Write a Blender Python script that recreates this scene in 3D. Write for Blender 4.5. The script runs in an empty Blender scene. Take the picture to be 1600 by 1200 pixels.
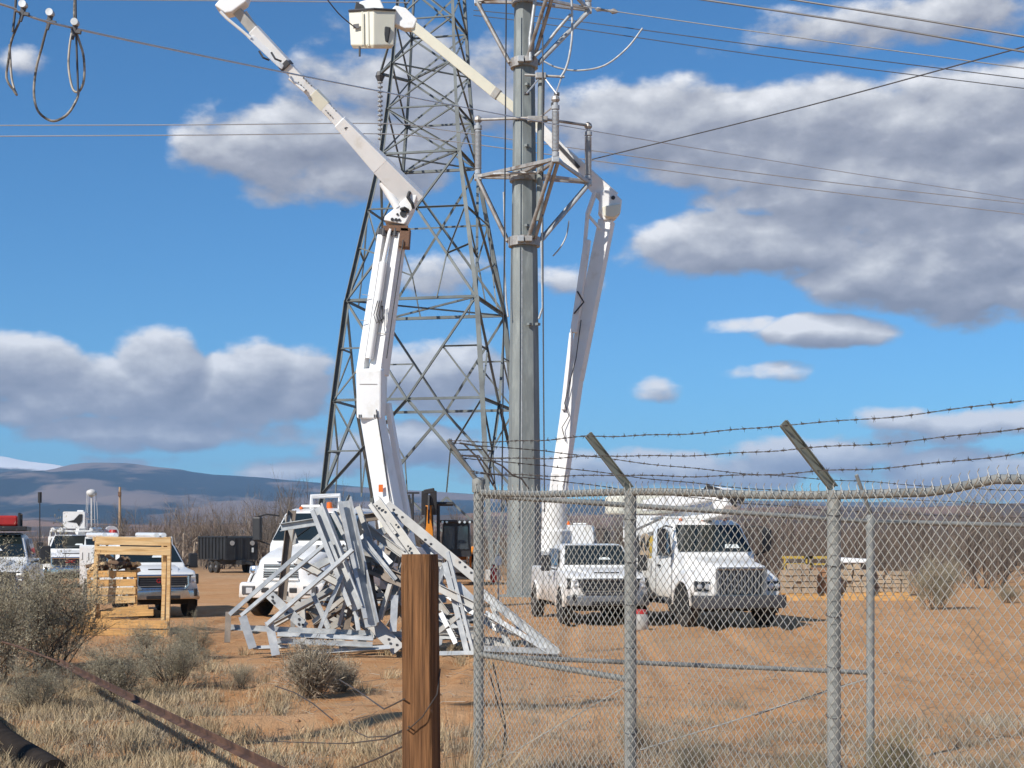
import bpy, math, random
import numpy as np
from mathutils import Vector, Matrix, Euler
R = math.radians
sc = bpy.context.scene
col = sc.collection
random.seed(7); np.random.seed(7)

# ------------------------------------------------------------------ camera, sky, sun, exposure
F = 2400.0; HOR = 845.0; HC = 2.1          # focal length in photo pixels, horizon row, eye height
cam_d = bpy.data.cameras.new('camera'); cam = bpy.data.objects.new('camera', cam_d); col.objects.link(cam)
cam.location = (0, 0, HC); cam.rotation_euler = (R(90), 0, 0)
cam_d.sensor_width = 36; cam_d.lens = 36 * F / 1600
cam_d.shift_y = (HOR - 600) / 1600
cam_d.clip_start = 0.1; cam_d.clip_end = 60000
sc.camera = cam
SUN_AZ = 222.0; SUN_EL = 36.5
sdir = Vector((math.sin(R(SUN_AZ)) * math.cos(R(SUN_EL)), math.cos(R(SUN_AZ)) * math.cos(R(SUN_EL)), math.sin(R(SUN_EL))))
sun_d = bpy.data.lights.new('sun', 'SUN'); sun_d.energy = 5.0; sun_d.angle = R(0.5); sun_d.color = (1.0, 0.945, 0.86)
sun = bpy.data.objects.new('sun', sun_d); col.objects.link(sun)
sun.rotation_euler = sdir.to_track_quat('Z', 'Y').to_euler(); sun.location = (-40, -40, 60)
vs = sc.view_settings
vs.view_transform = 'Standard'; vs.look = 'None'; vs.exposure = 0.1; vs.gamma = 1.0; vs.use_curve_mapping = False
sc.render.engine = 'CYCLES'
sc.cycles.use_denoising = True; sc.cycles.use_adaptive_sampling = True; sc.cycles.adaptive_threshold = .02
sc.cycles.max_bounces = 6; sc.cycles.diffuse_bounces = 3; sc.cycles.glossy_bounces = 3
sc.cycles.transmission_bounces = 4; sc.cycles.volume_bounces = 0; sc.cycles.caustics_reflective = False

def px_dir(px, py):
    x = (px - 800) / F; z = (HOR - py) / F
    return math.atan(x), math.atan2(z, math.sqrt(1 + x * x))

world = bpy.data.worlds.new('World'); sc.world = world; world.use_nodes = True
def build_world():
    # clouds as soft masses at compass bearings and elevations, broken up by fractal noise
    C = [  # px, py, rx, ry, weight
        (430,225,135,75,.9),(560,235,170,75,.95),(690,160,150,95,.8),(560,130,120,55,.55),(640,70,130,40,.35),
        (1010,185,190,60,.95),(1250,205,260,75,1.1),(1480,200,230,80,1.1),(1430,290,300,85,1.05),(1180,250,250,45,.8),
        (1520,400,190,90,1.1),(1390,420,130,70,1.0),(1215,378,240,52,1.0),(1060,395,120,26,.62),
        (1470,20,240,45,.6),(1300,520,98,25,1.1),(1040,607,55,22,.62),(1190,583,80,14,.45),(1160,508,60,10,.28),
        (30,575,105,50,1.0),(250,575,70,58,1.1),(150,610,170,52,.95),(400,590,90,62,1.15),(470,600,60,62,.95),(330,630,200,42,.9),
        (230,672,190,30,.9),(40,640,110,30,.7),(400,680,110,22,.45),(330,722,160,12,.3),
        (690,590,120,60,.95),(640,700,130,34,.9),(760,720,120,26,.7),(700,425,80,38,.55),(880,435,60,22,.3),
        (1000,735,330,30,.85),(1280,715,170,30,.75),(1520,745,200,40,.9),(1500,660,160,24,.62),(1390,690,120,18,.5),
        (30,85,50,22,.35),(1240,60,140,20,.25),(450,735,120,16,.5)]
    g = bpy.data.node_groups.new('cloud_field', 'ShaderNodeTree')
    g.interface.new_socket('Dir', in_out='INPUT', socket_type='NodeSocketVector')
    g.interface.new_socket('Field', in_out='OUTPUT', socket_type='NodeSocketFloat')
    n, l = g.nodes, g.links
    gi = n.new('NodeGroupInput'); go = n.new('NodeGroupOutput')
    def M(op, a, b=None, c=None):
        m = n.new('ShaderNodeMath'); m.operation = op
        for i, v in enumerate((a, b, c)):
            if v is None: continue
            if isinstance(v, (int, float)): m.inputs[i].default_value = v
            else: l.new(v, m.inputs[i])
        return m.outputs[0]
    sp = n.new('ShaderNodeSeparateXYZ'); l.new(gi.outputs[0], sp.inputs[0])
    az = M('ARCTAN2', sp.outputs[0], sp.outputs[1]); el = M('ARCSINE', sp.outputs[2])
    ae = n.new('ShaderNodeCombineXYZ'); l.new(az, ae.inputs[0]); l.new(el, ae.inputs[1])
    # domain warp
    wn = n.new('ShaderNodeTexNoise'); wn.inputs['Scale'].default_value = 16; wn.inputs['Detail'].default_value = 3
    l.new(ae.outputs[0], wn.inputs['Vector'])
    ws = n.new('ShaderNodeVectorMath'); ws.operation = 'SUBTRACT'; ws.inputs[1].default_value = (.5, .5, .5); l.new(wn.outputs['Color'], ws.inputs[0])
    wm = n.new('ShaderNodeVectorMath'); wm.operation = 'MULTIPLY'; wm.inputs[1].default_value = (.035, .014, 0); l.new(ws.outputs[0], wm.inputs[0])
    wa = n.new('ShaderNodeVectorMath'); wa.operation = 'ADD'; l.new(ae.outputs[0], wa.inputs[0]); l.new(wm.outputs[0], wa.inputs[1])
    best = None
    for (px, py, rx, ry, w) in C:
        a, e = px_dir(px, py)
        kx, ky = F / rx / 1.05, F / ry / 1.05
        m = n.new('ShaderNodeVectorMath'); m.operation = 'MULTIPLY_ADD'; m.inputs[1].default_value = (kx, ky, 0); m.inputs[2].default_value = (-a*kx, -e*ky, 0); l.new(wa.outputs[0], m.inputs[0])
        d = n.new('ShaderNodeVectorMath'); d.operation = 'DOT_PRODUCT'; l.new(m.outputs[0], d.inputs[0]); l.new(m.outputs[0], d.inputs[1])
        f = M('MULTIPLY_ADD', d.outputs['Value'], -w * .75, w)
        best = f if best is None else M('MAXIMUM', best, f)
    # the same kind of sky everywhere else: broken cloud
    gn = n.new('ShaderNodeTexNoise'); gn.inputs['Scale'].default_value = 4.2; gn.inputs['Detail'].default_value = 2
    gm = n.new('ShaderNodeVectorMath'); gm.operation = 'MULTIPLY'; gm.inputs[1].default_value = (1, 1, 2.2); l.new(gi.outputs[0], gm.inputs[0]); l.new(gm.outputs[0], gn.inputs['Vector'])
    gen = M('MULTIPLY_ADD', gn.outputs['Fac'], 5.0, -2.75)
    aaz = M('ABSOLUTE', az)
    o1 = n.new('ShaderNodeMapRange'); o1.inputs[1].default_value = .36; o1.inputs[2].default_value = .5; l.new(aaz, o1.inputs[0])
    o2 = n.new('ShaderNodeMapRange'); o2.inputs[1].default_value = .36; o2.inputs[2].default_value = .48; l.new(el, o2.inputs[0])
    out = M('MAXIMUM', o1.outputs[0], o2.outputs[0])
    gen2 = M('ADD', gen, M('MULTIPLY_ADD', out, 3.0, -3.0))
    best = M('MAXIMUM', best, gen2)
    # billows
    n1 = n.new('ShaderNodeTexNoise'); n1.inputs['Scale'].default_value = 20; n1.inputs['Detail'].default_value = 8; n1.inputs['Roughness'].default_value = .54
    nm = n.new('ShaderNodeVectorMath'); nm.operation = 'MULTIPLY'; nm.inputs[1].default_value = (1, 1.7, 1); l.new(ae.outputs[0], nm.inputs[0]); l.new(nm.outputs[0], n1.inputs['Vector'])
    tot = M('ADD', best, M('MULTIPLY_ADD', n1.outputs['Fac'], 2.0, -1.0))
    l.new(tot, go.inputs[0])

    nt = world.node_tree; nt.nodes.clear(); n, l = nt.nodes, nt.links
    tc = n.new('ShaderNodeTexCoord')
    nrm = n.new('ShaderNodeVectorMath'); nrm.operation = 'NORMALIZE'; l.new(tc.outputs['Generated'], nrm.inputs[0])
    def fld(off):
        a = n.new('ShaderNodeVectorMath'); a.operation = 'ADD'; a.inputs[1].default_value = off; l.new(nrm.outputs[0], a.inputs[0])
        b = n.new('ShaderNodeVectorMath'); b.operation = 'NORMALIZE'; l.new(a.outputs[0], b.inputs[0])
        q = n.new('ShaderNodeGroup'); q.node_tree = g; l.new(b.outputs[0], q.inputs[0]); return q.outputs[0]
    f0 = fld((0, 0, 0)); f1 = fld((-.006, 0, .0115))
    def M(op, a, b=None, c=None):
        m = n.new('ShaderNodeMath'); m.operation = op
        for i, v in enumerate((a, b, c)):
            if v is None: continue
            if isinstance(v, (int, float)): m.inputs[i].default_value = v
            else: l.new(v, m.inputs[i])
        return m.outputs[0]
    den = n.new('ShaderNodeMapRange'); den.interpolation_type = 'SMOOTHSTEP'; den.inputs[1].default_value = .06; den.inputs[2].default_value = .55; l.new(f0, den.inputs[0])
    lit = M('MULTIPLY_ADD', M('SUBTRACT', f0, f1), .78, .40)
    thick = n.new('ShaderNodeMapRange'); thick.inputs[1].default_value = .5; thick.inputs[2].default_value = 1.6; thick.inputs[3].default_value = 0; thick.inputs[4].default_value = -.16; l.new(f0, thick.inputs[0])
    lit = M('ADD', lit, thick.outputs[0])
    cr = n.new('ShaderNodeValToRGB'); l.new(lit, cr.inputs[0])
    e = cr.color_ramp.elements
    e[0].position = 0.0; e[0].color = (.245, .265, .335, 1)
    e[1].position = 1.0; e[1].color = (.86, .87, .90, 1)
    k = cr.color_ramp.elements.new(.35); k.color = (.355, .375, .445, 1)
    k = cr.color_ramp.elements.new(.65); k.color = (.55, .57, .62, 1)
    cs = n.new('ShaderNodeVectorMath'); cs.operation = 'SCALE'; cs.inputs['Scale'].default_value = 10.0; l.new(cr.outputs[0], cs.inputs[0])
    sky = n.new('ShaderNodeTexSky'); sky.sky_type = 'NISHITA'; sky.sun_disc = False
    sky.sun_elevation = R(SUN_EL); sky.sun_rotation = R(SUN_AZ); sky.altitude = 1400; sky.air_density = 1.0; sky.dust_density = 0.1; sky.ozone_density = 2.0
    tint = n.new('ShaderNodeVectorMath'); tint.operation = 'MULTIPLY'; tint.inputs[1].default_value = (.40, .83, 1.13); l.new(sky.outputs[0], tint.inputs[0])   # deep dry-air blue
    mx = n.new('ShaderNodeMix'); mx.data_type = 'RGBA'
    l.new(den.outputs[0], mx.inputs['Factor']); l.new(tint.outputs[0], mx.inputs['A']); l.new(cs.outputs[0], mx.inputs['B'])
    bg = n.new('ShaderNodeBackground'); bg.inputs['Strength'].default_value = 0.1; l.new(mx.outputs['Result'], bg.inputs['Color'])
    wo = n.new('ShaderNodeOutputWorld'); l.new(bg.outputs[0], wo.inputs['Surface'])
build_world()
world.cycles.sampling_method = 'MANUAL'; world.cycles.sample_map_resolution = 512

# ------------------------------------------------------------------ materials
def mat(name, c, rough=.6, metal=0.0, var=.15, scale=6.0, c2=None, mixscale=1.5, mixlo=.45, mixhi=.62, bump=0.0, bscale=30.0, island=0.0, stretch=None, spec=.5, coat=0.0):
    """principled material: base colour, fine variation, optional second colour in patches, relief"""
    m = bpy.data.materials.new(name); m.use_nodes = True
    nt = m.node_tree; n, l = nt.nodes, nt.links
    b = n['Principled BSDF']; b.inputs['Roughness'].default_value = rough; b.inputs['Metallic'].default_value = metal
    b.inputs['Specular IOR Level'].default_value = spec; b.inputs['Coat Weight'].default_value = coat
    tc = n.new('ShaderNodeTexCoord'); vec = tc.outputs['Object']
    if stretch:
        mp = n.new('ShaderNodeMapping'); mp.inputs['Scale'].default_value = stretch; l.new(vec, mp.inputs[0]); vec = mp.outputs[0]
    no = n.new('ShaderNodeTexNoise'); no.inputs['Scale'].default_value = scale; no.inputs['Detail'].default_value = 6; l.new(vec, no.inputs['Vector'])
    base = n.new('ShaderNodeRGB'); base.outputs[0].default_value = (*c, 1); out = base.outputs[0]
    if c2:
        n2 = n.new('ShaderNodeTexNoise'); n2.inputs['Scale'].default_value = mixscale; n2.inputs['Detail'].default_value = 7; n2.inputs['Roughness'].default_value = .62; l.new(vec, n2.inputs['Vector'])
        r = n.new('ShaderNodeMapRange'); r.inputs[1].default_value = mixlo; r.inputs[2].default_value = mixhi; l.new(n2.outputs['Fac'], r.inputs[0])
        mx = n.new('ShaderNodeMix'); mx.data_type = 'RGBA'; l.new(r.outputs[0], mx.inputs['Factor']); l.new(out, mx.inputs['A']); mx.inputs['B'].default_value = (*c2, 1); out = mx.outputs['Result']
    def scaleby(o, val, lo, hi, a=0.0, bb=1.0):
        r = n.new('ShaderNodeMapRange'); r.inputs[1].default_value = a; r.inputs[2].default_value = bb; r.inputs[3].default_value = lo; r.inputs[4].default_value = hi; l.new(val, r.inputs[0])
        s = n.new('ShaderNodeVectorMath'); s.operation = 'SCALE'; l.new(o, s.inputs[0]); l.new(r.outputs[0], s.inputs['Scale']); return s.outputs[0]
    if var: out = scaleby(out, no.outputs['Fac'], 1 - var, 1 + var, .25, .75)
    if island:
        gm = n.new('ShaderNodeNewGeometry'); out = scaleby(out, gm.outputs['Random Per Island'], 1 - island, 1 + island)
    l.new(out, b.inputs['Base Color'])
    if bump:
        nb = n.new('ShaderNodeTexNoise'); nb.inputs['Scale'].default_value = bscale; nb.inputs['Detail'].default_value = 6; l.new(vec, nb.inputs['Vector'])
        bp = n.new('ShaderNodeBump'); bp.inputs['Strength'].default_value = bump; bp.inputs['Distance'].default_value = .02; l.new(nb.outputs['Fac'], bp.inputs['Height']); l.new(bp.outputs[0], b.inputs['Normal'])
    return m

def emis(m, c, s):
    b = m.node_tree.nodes['Principled BSDF']; b.inputs['Emission Color'].default_value = (*c, 1); b.inputs['Emission Strength'].default_value = s; return m

MT = {}
MT['white'] = mat('white_paint', (.78,.78,.765), .32, var=.05, scale=3, c2=(.62,.58,.50), mixscale=1.2, mixlo=.58, mixhi=.75, spec=.5, coat=.3)
MT['dusty_white'] = mat('dusty_white_paint', (.70,.69,.66), .5, var=.08, scale=3, c2=(.52,.42,.30), mixscale=1.6, mixlo=.5, mixhi=.72)
MT['boom_white'] = mat('boom_white', (.81,.81,.80), .42, var=.05, scale=2, c2=(.60,.56,.48), mixscale=1.6, mixlo=.56, mixhi=.80, bump=.05, bscale=8)
MT['cream'] = mat('cream_fibreglass', (.74,.72,.60), .45, var=.05, scale=2)
MT['black'] = mat('black_plastic', (.022,.022,.024), .5, var=.2)
MT['darkgrey'] = mat('dark_grey_metal', (.06,.06,.065), .5, var=.25, scale=5)
MT['rubber'] = mat('tyre_rubber', (.03,.029,.028), .85, var=.25, scale=12, c2=(.12,.09,.065), mixscale=5, mixlo=.52, mixhi=.75)
MT['well'] = mat('wheel_well', (.012,.012,.012), .9, var=.2)
MT['glass'] = mat('vehicle_glass', (.014,.02,.02), .05, var=.0, spec=.9)
MT['glass2'] = mat('side_glass', (.03,.04,.048), .05, var=.0, spec=.8)
MT['chrome'] = mat('chrome', (.62,.63,.65), .18, .95, var=.08)
MT['dullchrome'] = mat('dull_chrome', (.26,.265,.27), .38, .75, var=.2, scale=8)
MT['steelrim'] = mat('wheel_rim', (.55,.55,.55), .35, .7, var=.15, scale=9)
MT['grille'] = mat('grille_black', (.02,.021,.023), .35, var=.2)
MT['lamp'] = mat('headlamp', (.62,.64,.66), .12, .35, var=.1)
MT['amber'] = mat('amber_lens', (.75,.16,.02), .3, var=.1)
MT['red'] = mat('red_plastic', (.45,.03,.025), .35, var=.15)
MT['orange'] = mat('orange_paint', (.70,.25,.025), .4, var=.15, scale=4)
MT['yellow'] = mat('yellow_paint', (.50,.34,.06), .5, var=.15, scale=4)
MT['rustband'] = mat('grease_and_rust', (.16,.085,.05), .7, var=.35, scale=14)
MT['pole'] = mat('galvanised_pole', (.205,.226,.222), .6, .1, var=.2, scale=2.2, c2=(.275,.30,.285), mixscale=3, mixlo=.48, mixhi=.68, bump=.06, bscale=25, stretch=(1.6,1.6,.35))
MT['galv'] = mat('galvanised_steel', (.44,.45,.45), .48, .45, var=.16, scale=8, c2=(.52,.53,.54), mixscale=4)
MT['frame'] = mat('weathered_arm_steel', (.36,.345,.325), .5, .3, var=.25, scale=5, c2=(.22,.175,.14), mixscale=2.2, mixlo=.5, mixhi=.66)
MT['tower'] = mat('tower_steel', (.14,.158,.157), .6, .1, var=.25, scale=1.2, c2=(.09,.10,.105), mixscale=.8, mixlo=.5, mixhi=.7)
MT['scrap'] = mat('galvanised_scrap', (.385,.405,.42), .48, .15, var=.18, scale=5, c2=(.48,.49,.485), mixscale=2.5, bump=.05, bscale=14)
MT['scrap2'] = mat('weathered_scrap', (.42,.41,.385), .6, .05, var=.2, scale=4, c2=(.30,.235,.18), mixscale=2, mixlo=.55, mixhi=.72, bump=.05, bscale=14)
MT['scrapdark'] = mat('brown_shade_scrap', (.22,.18,.145), .7, .1, var=.25, scale=5)  # brown steel, and a dark copy of the scrap with heap shade in its colour
MT['porcelain'] = mat('porcelain_grey', (.40,.415,.43), .25, 0, var=.1)
MT['alu'] = mat('aluminium_wire', (.52,.53,.54), .4, .5, var=.05)
MT['wiredark'] = mat('dark_wire', (.085,.085,.09), .55, .3, var=.15)
MT['wire'] = mat('line_wire', (.22,.225,.235), .5, .4, var=.1)
MT['cable'] = mat('grounding_cable', (.33,.30,.25), .4, 0, var=.3, scale=9, c2=(.10,.09,.08), mixscale=5, mixlo=.5, mixhi=.6)
MT['fencepipe'] = mat('fence_pipe', (.225,.235,.225), .55, .15, var=.18, scale=6, c2=(.29,.295,.275), mixscale=3, bump=.04)
MT['fencewire'] = mat('fence_wire', (.50,.485,.435), .5, .2, var=.2, scale=20, c2=(.26,.22,.17), mixscale=3, mixlo=.52, mixhi=.7)
MT['fencearm'] = mat('fence_arm', (.22,.235,.205), .55, .25, var=.2, scale=8)
MT['barb'] = mat('barbed_wire', (.09,.075,.065), .65, .3, var=.3, scale=15)
MT['rust'] = mat('rusty_iron', (.075,.04,.029), .8, .1, var=.35, scale=10, c2=(.14,.075,.048), mixscale=4, bump=.1, bscale=30)
MT['lumber'] = mat('sawn_lumber', (.58,.335,.12), .75, var=.32, scale=2.0, c2=(.42,.22,.075), mixscale=1.2, mixlo=.52, mixhi=.72, stretch=(1.2,8,14), island=.10)
MT['lumberp'] = mat('pale_lumber', (.66,.46,.23), .75, var=.22, scale=2.0, c2=(.52,.31,.12), mixscale=1.2, stretch=(1.2,8,14), island=.08)
MT['bark'] = mat('firewood_bark', (.17,.105,.065), .9, var=.35, scale=9, c2=(.08,.05,.035), mixscale=5, bump=.3, bscale=20)
MT['cutwood'] = mat('cut_wood', (.55,.38,.20), .8, var=.2, scale=8)
MT['postwood'] = mat('post_wood', (.20,.098,.043), .85, var=.45, scale=3.6, c2=(.10,.05,.026), mixscale=2.2, mixlo=.46, mixhi=.64, bump=.8, bscale=5, stretch=(16,16,.6), spec=.2)
MT['log'] = mat('dark_log', (.028,.022,.018), .95, var=.4, scale=6, bump=.4, bscale=12, spec=.1)  # near-black wood colour all over
MT['twig'] = mat('shrub_twig', (.29,.245,.19), .9, var=.2, island=.38, spec=.2)
MT['twigdark'] = mat('shrub_stem', (.085,.068,.055), .9, var=.25, island=.3)
MT['sage'] = mat('sage_leaf', (.315,.28,.195), .9, var=.22, scale=3, island=.42, spec=.15)
MT['sagegreen'] = mat('rabbitbrush_leaf', (.315,.285,.15), .9, var=.2, scale=3, island=.40, spec=.15)
MT['straw'] = mat('dry_grass', (.47,.375,.235), .9, var=.2, scale=.4, c2=(.36,.27,.165), mixscale=.5, island=.38, spec=.15)
MT['greystraw'] = mat('grey_dry_grass', (.35,.295,.215), .9, var=.2, scale=.4, c2=(.26,.21,.15), mixscale=.5, island=.40, spec=.15)
MT['thicket'] = mat('bare_thicket_twigs', (.165,.125,.098), .9, var=.3, scale=.05, c2=(.125,.105,.088), mixscale=.06, mixlo=.45, mixhi=.6, island=.4)
MT['palebark'] = mat('pale_bark', (.34,.275,.21), .85, var=.2, island=.25)
MT['watertank'] = mat('water_tank_paint', (.62,.60,.57), .5, var=.1, scale=.5)
MT['utilpole'] = mat('utility_pole_wood', (.42,.28,.165), .8, var=.2, scale=1.5)
MT['trailer'] = mat('black_trailer_paint', (.028,.029,.031), .42, var=.3, scale=2)
MT['clod'] = mat('dirt_clod', (.33,.18,.095), .95, var=.25, island=.3)
MT['paperw'] = mat('white_paper', (.72,.76,.74), .7, var=.03)
MT['greenpad'] = mat('green_canvas', (.16,.22,.19), .7, var=.15)
MT['brick'] = mat('stacked_timber', (.37,.28,.19), .85, var=.25, scale=3, island=.25)

def road_dust(m, z0, z1, c):
    """dust thrown up by the wheels: ragged, thickest near the ground"""
    n, l = m.node_tree.nodes, m.node_tree.links; b = n['Principled BSDF']; src = b.inputs['Base Color'].links[0].from_socket
    tc = n.new('ShaderNodeTexCoord'); sx = n.new('ShaderNodeSeparateXYZ'); l.new(tc.outputs['Object'], sx.inputs[0])
    t = n.new('ShaderNodeTexNoise'); t.inputs['Scale'].default_value = 3.5; t.inputs['Detail'].default_value = 8; t.inputs['Roughness'].default_value = .65; l.new(tc.outputs['Object'], t.inputs['Vector'])
    a = n.new('ShaderNodeMath'); a.operation = 'MULTIPLY_ADD'; a.inputs[1].default_value = -1.1; l.new(t.outputs['Fac'], a.inputs[0]); l.new(sx.outputs[2], a.inputs[2])
    r = n.new('ShaderNodeMapRange'); r.inputs[1].default_value = z1 - .55; r.inputs[2].default_value = z0 - .55; r.inputs[4].default_value = .8; l.new(a.outputs[0], r.inputs[0])
    x = n.new('ShaderNodeMix'); x.data_type = 'RGBA'; l.new(r.outputs[0], x.inputs['Factor']); l.new(src, x.inputs['A']); x.inputs['B'].default_value = (*c, 1); l.new(x.outputs['Result'], b.inputs['Base Color'])
for k_ in ('white', 'chrome'): road_dust(MT[k_], .35, 1.0, (.44,.33,.22))

# ------------------------------------------------------------------ geometry helpers
def W(px, py, Y): return Vector(((px - 800) / F * Y, Y, HC + (HOR - py) / F * Y))
def S(Y): return F / Y                    # photo pixels per metre at distance Y
XF = {}
def thing(name, label, cat, loc=(0,0,0), rz=0.0, group=None, scale=1.0):
    o = bpy.data.objects.new(name, None); col.objects.link(o)
    o.location = loc; o.rotation_euler = (0, 0, rz); o.empty_display_size = .3
    o['label'] = label; o['category'] = cat
    if group: o['group'] = group
    XF[o.name] = (Matrix.Translation(Vector(loc)) @ Matrix.Rotation(rz, 4, 'Z'), scale)
    return o
def tag(o, label, cat, group=None):
    o['label'] = label; o['category'] = cat
    if group: o['group'] = group
    return o
def frame(p0, p1, up=Vector((0,0,1))):
    d = (p1 - p0).normalized()
    if abs(d.dot(up)) > .985: up = Vector((0,1,0)) if abs(d.y) < .9 else Vector((1,0,0))
    a = d.cross(up).normalized(); b = a.cross(d).normalized()
    return d, a, b
class MB:
    def __init__(s): s.v = []; s.f = []
    def add(s, vs_, fs): 
        k = len(s.v); s.v += [Vector(p) for p in vs_]; s.f += [tuple(i + k for i in f) for f in fs]; return s
    def hexa(s, p): return s.add(p, [(3,2,1,0),(4,5,6,7),(0,1,5,4),(1,2,6,5),(2,3,7,6),(3,0,4,7)])
    def box(s, c, d, rot=None):
        c = Vector(c); x, y, z = d[0]/2, d[1]/2, d[2]/2
        p = [Vector(q) for q in ((-x,-y,-z),(x,-y,-z),(x,y,-z),(-x,y,-z),(-x,-y,z),(x,-y,z),(x,y,z),(-x,y,z))]
        if rot is not None:
            m = Euler(rot).to_matrix(); p = [m @ q for q in p]
        return s.hexa([c + q for q in p])
    def b2(s, x0, x1, y0, y1, z0, z1): return s.box(((x0+x1)/2,(y0+y1)/2,(z0+z1)/2),(abs(x1-x0),abs(y1-y0),abs(z1-z0)))
    def bar(s, p0, p1, w, h, w1=None, h1=None, up=Vector((0,0,1))):
        p0 = Vector(p0); p1 = Vector(p1); w1 = w if w1 is None else w1; h1 = h if h1 is None else h1
        d, a, b = frame(p0, p1, Vector(up))
        q = []
        for p, ww, hh in ((p0, w, h), (p1, w1, h1)):
            q += [p - a*ww/2 - b*hh/2, p + a*ww/2 - b*hh/2, p + a*ww/2 + b*hh/2, p - a*ww/2 + b*hh/2]
        return s.hexa(q)
    def profile(s, p0, p1, prof, up=Vector((0,0,1))):
        p0 = Vector(p0); p1 = Vector(p1); d, a, b = frame(p0, p1, Vector(up)); n = len(prof)
        v = [p + a*x + b*y for p in (p0, p1) for x, y in prof]
        return s.add(v, [(i, (i+1)%n, n+(i+1)%n, n+i) for i in range(n)] + [tuple(range(n-1,-1,-1)), tuple(range(n, 2*n))])
    def angle(s, p0, p1, w, t=None, up=Vector((0,0,1)), flip=1):
        t = t or max(.008, w*.1); o = w*.35
        pr = [(0,0),(w,0),(w,t),(t,t),(t,w),(0,w)]
        pr = [((x-o)*flip, y-o) for x, y in pr]
        if flip < 0: pr = pr[::-1]
        return s.profile(p0, p1, pr, up)
    def channel(s, p0, p1, w, h, t=None, up=Vector((0,0,1))):
        t = t or max(.008, w*.09); x, y = w/2, h/2
        return s.profile(p0, p1, [(-x,-y),(x,-y),(x,y),(x-t,y),(x-t,-y+t),(-x+t,-y+t),(-x+t,y),(-x,y)], up)
    def tube(s, pts, r, n=6, r1=None, cap=True):
        pts = [Vector(p) for p in pts]; k = len(s.v); m = len(pts); r1 = r if r1 is None else r1
        ref = None
        for i, p in enumerate(pts):
            d = (pts[min(i+1, m-1)] - pts[max(i-1, 0)]).normalized()
            if ref is None:
                ref = Vector((0,0,1)) if abs(d.z) < .9 else Vector((1,0,0))
            a = d.cross(ref).normalized(); b = a.cross(d).normalized(); ref = b
            rr = r + (r1 - r) * i / max(1, m-1)
            for j in range(n):
                t = 2*math.pi*j/n; s.v.append(p + a*math.cos(t)*rr + b*math.sin(t)*rr)
        for i in range(m-1):
            for j in range(n):
                s.f.append((k+i*n+j, k+i*n+(j+1)%n, k+(i+1)*n+(j+1)%n, k+(i+1)*n+j))
        if cap: s.f.append(tuple(k+j for j in range(n-1,-1,-1))); s.f.append(tuple(k+(m-1)*n+j for j in range(n)))
        return s
    def lathe(s, c, axis, prof, n=16):
        """prof: (offset along axis, radius)"""
        c = Vector(c); ax = Vector(axis).normalized(); d, a, b = frame(c, c + ax); k = len(s.v); m = len(prof)
        for o, r in prof:
            for j in range(n):
                t = 2*math.pi*j/n; s.v.append(c + ax*o + (a*math.cos(t) + b*math.sin(t))*r)
        for i in range(m-1):
            for j in range(n): s.f.append((k+i*n+j, k+i*n+(j+1)%n, k+(i+1)*n+(j+1)%n, k+(i+1)*n+j))
        s.f.append(tuple(k+j for j in range(n-1,-1,-1))); s.f.append(tuple(k+(m-1)*n+j for j in range(n)))
        return s
    def poly(s, pts, off):
        """flat outline given thickness by the offset vector"""
        off = Vector(off); n = len(pts); p = [Vector(q) for q in pts]
        return s.add(p + [q + off for q in p], [tuple(range(n-1,-1,-1)), tuple(range(n,2*n))] + [(i,(i+1)%n,n+(i+1)%n,n+i) for i in range(n)])
    def loft(s, rings):
        n = len(rings[0]); k = len(s.v)
        for r in rings: s.v += [Vector(p) for p in r]
        for i in range(len(rings)-1):
            for j in range(n): s.f.append((k+i*n+j, k+i*n+(j+1)%n, k+(i+1)*n+(j+1)%n, k+(i+1)*n+j))
        s.f.append(tuple(k+j for j in range(n-1,-1,-1))); s.f.append(tuple(k+(len(rings)-1)*n+j for j in range(n)))
        return s
    def build(s, name, m, parent=None, world=False, smooth=0.0, bevel=0.0, seg=2, kind=None):
        v = s.v
        if parent is not None:
            root = parent
            while root.parent: root = root.parent
            mx, scl = XF[root.name]
            if world:
                inv = mx.inverted(); v = [inv @ p for p in v]
            elif scl != 1.0: v = [p * scl for p in v]
        me = bpy.data.meshes.new(name); me.from_pydata([tuple(p) for p in v], [], s.f); me.update()
        import bmesh
        bm = bmesh.new(); bm.from_mesh(me); bmesh.ops.recalc_face_normals(bm, faces=bm.faces)
        if smooth:
            for fc in bm.faces: fc.smooth = True
            for e in bm.edges:
                if len(e.link_faces) == 2 and e.calc_face_angle(0) > smooth: e.smooth = False
        bm.to_mesh(me); bm.free()
        me.materials.append(MT[m] if isinstance(m, str) else m)
        o = bpy.data.objects.new(name, me); col.objects.link(o)
        if parent is not None: o.parent = parent
        if bevel:
            b = o.modifiers.new('bevel', 'BEVEL'); b.width = bevel; b.segments = seg; b.limit_method = 'ANGLE'; b.angle_limit = R(35)
        if kind: o['kind'] = kind
        return o
def ring(x, hb, ht, z0, z1, r=.08, n=3):
    """rounded cross-section across the vehicle at station x"""
    pts = []
    rb = min(r*.5, .06)
    for (sy, hw, z, rr, a0) in ((1, hb, z0, rb, -90), (1, ht, z1, r, 0), (-1, ht, z1, r, 90), (-1, hb, z0, rb, 180)):
        cz = z + rr if z == z0 else z - rr
        cy = sy*(hw - rr)
        for i in range(n+1):
            t = R(a0 + 90*i/n); pts.append((x, cy + rr*math.cos(t), cz + rr*math.sin(t)))
    return pts
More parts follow.
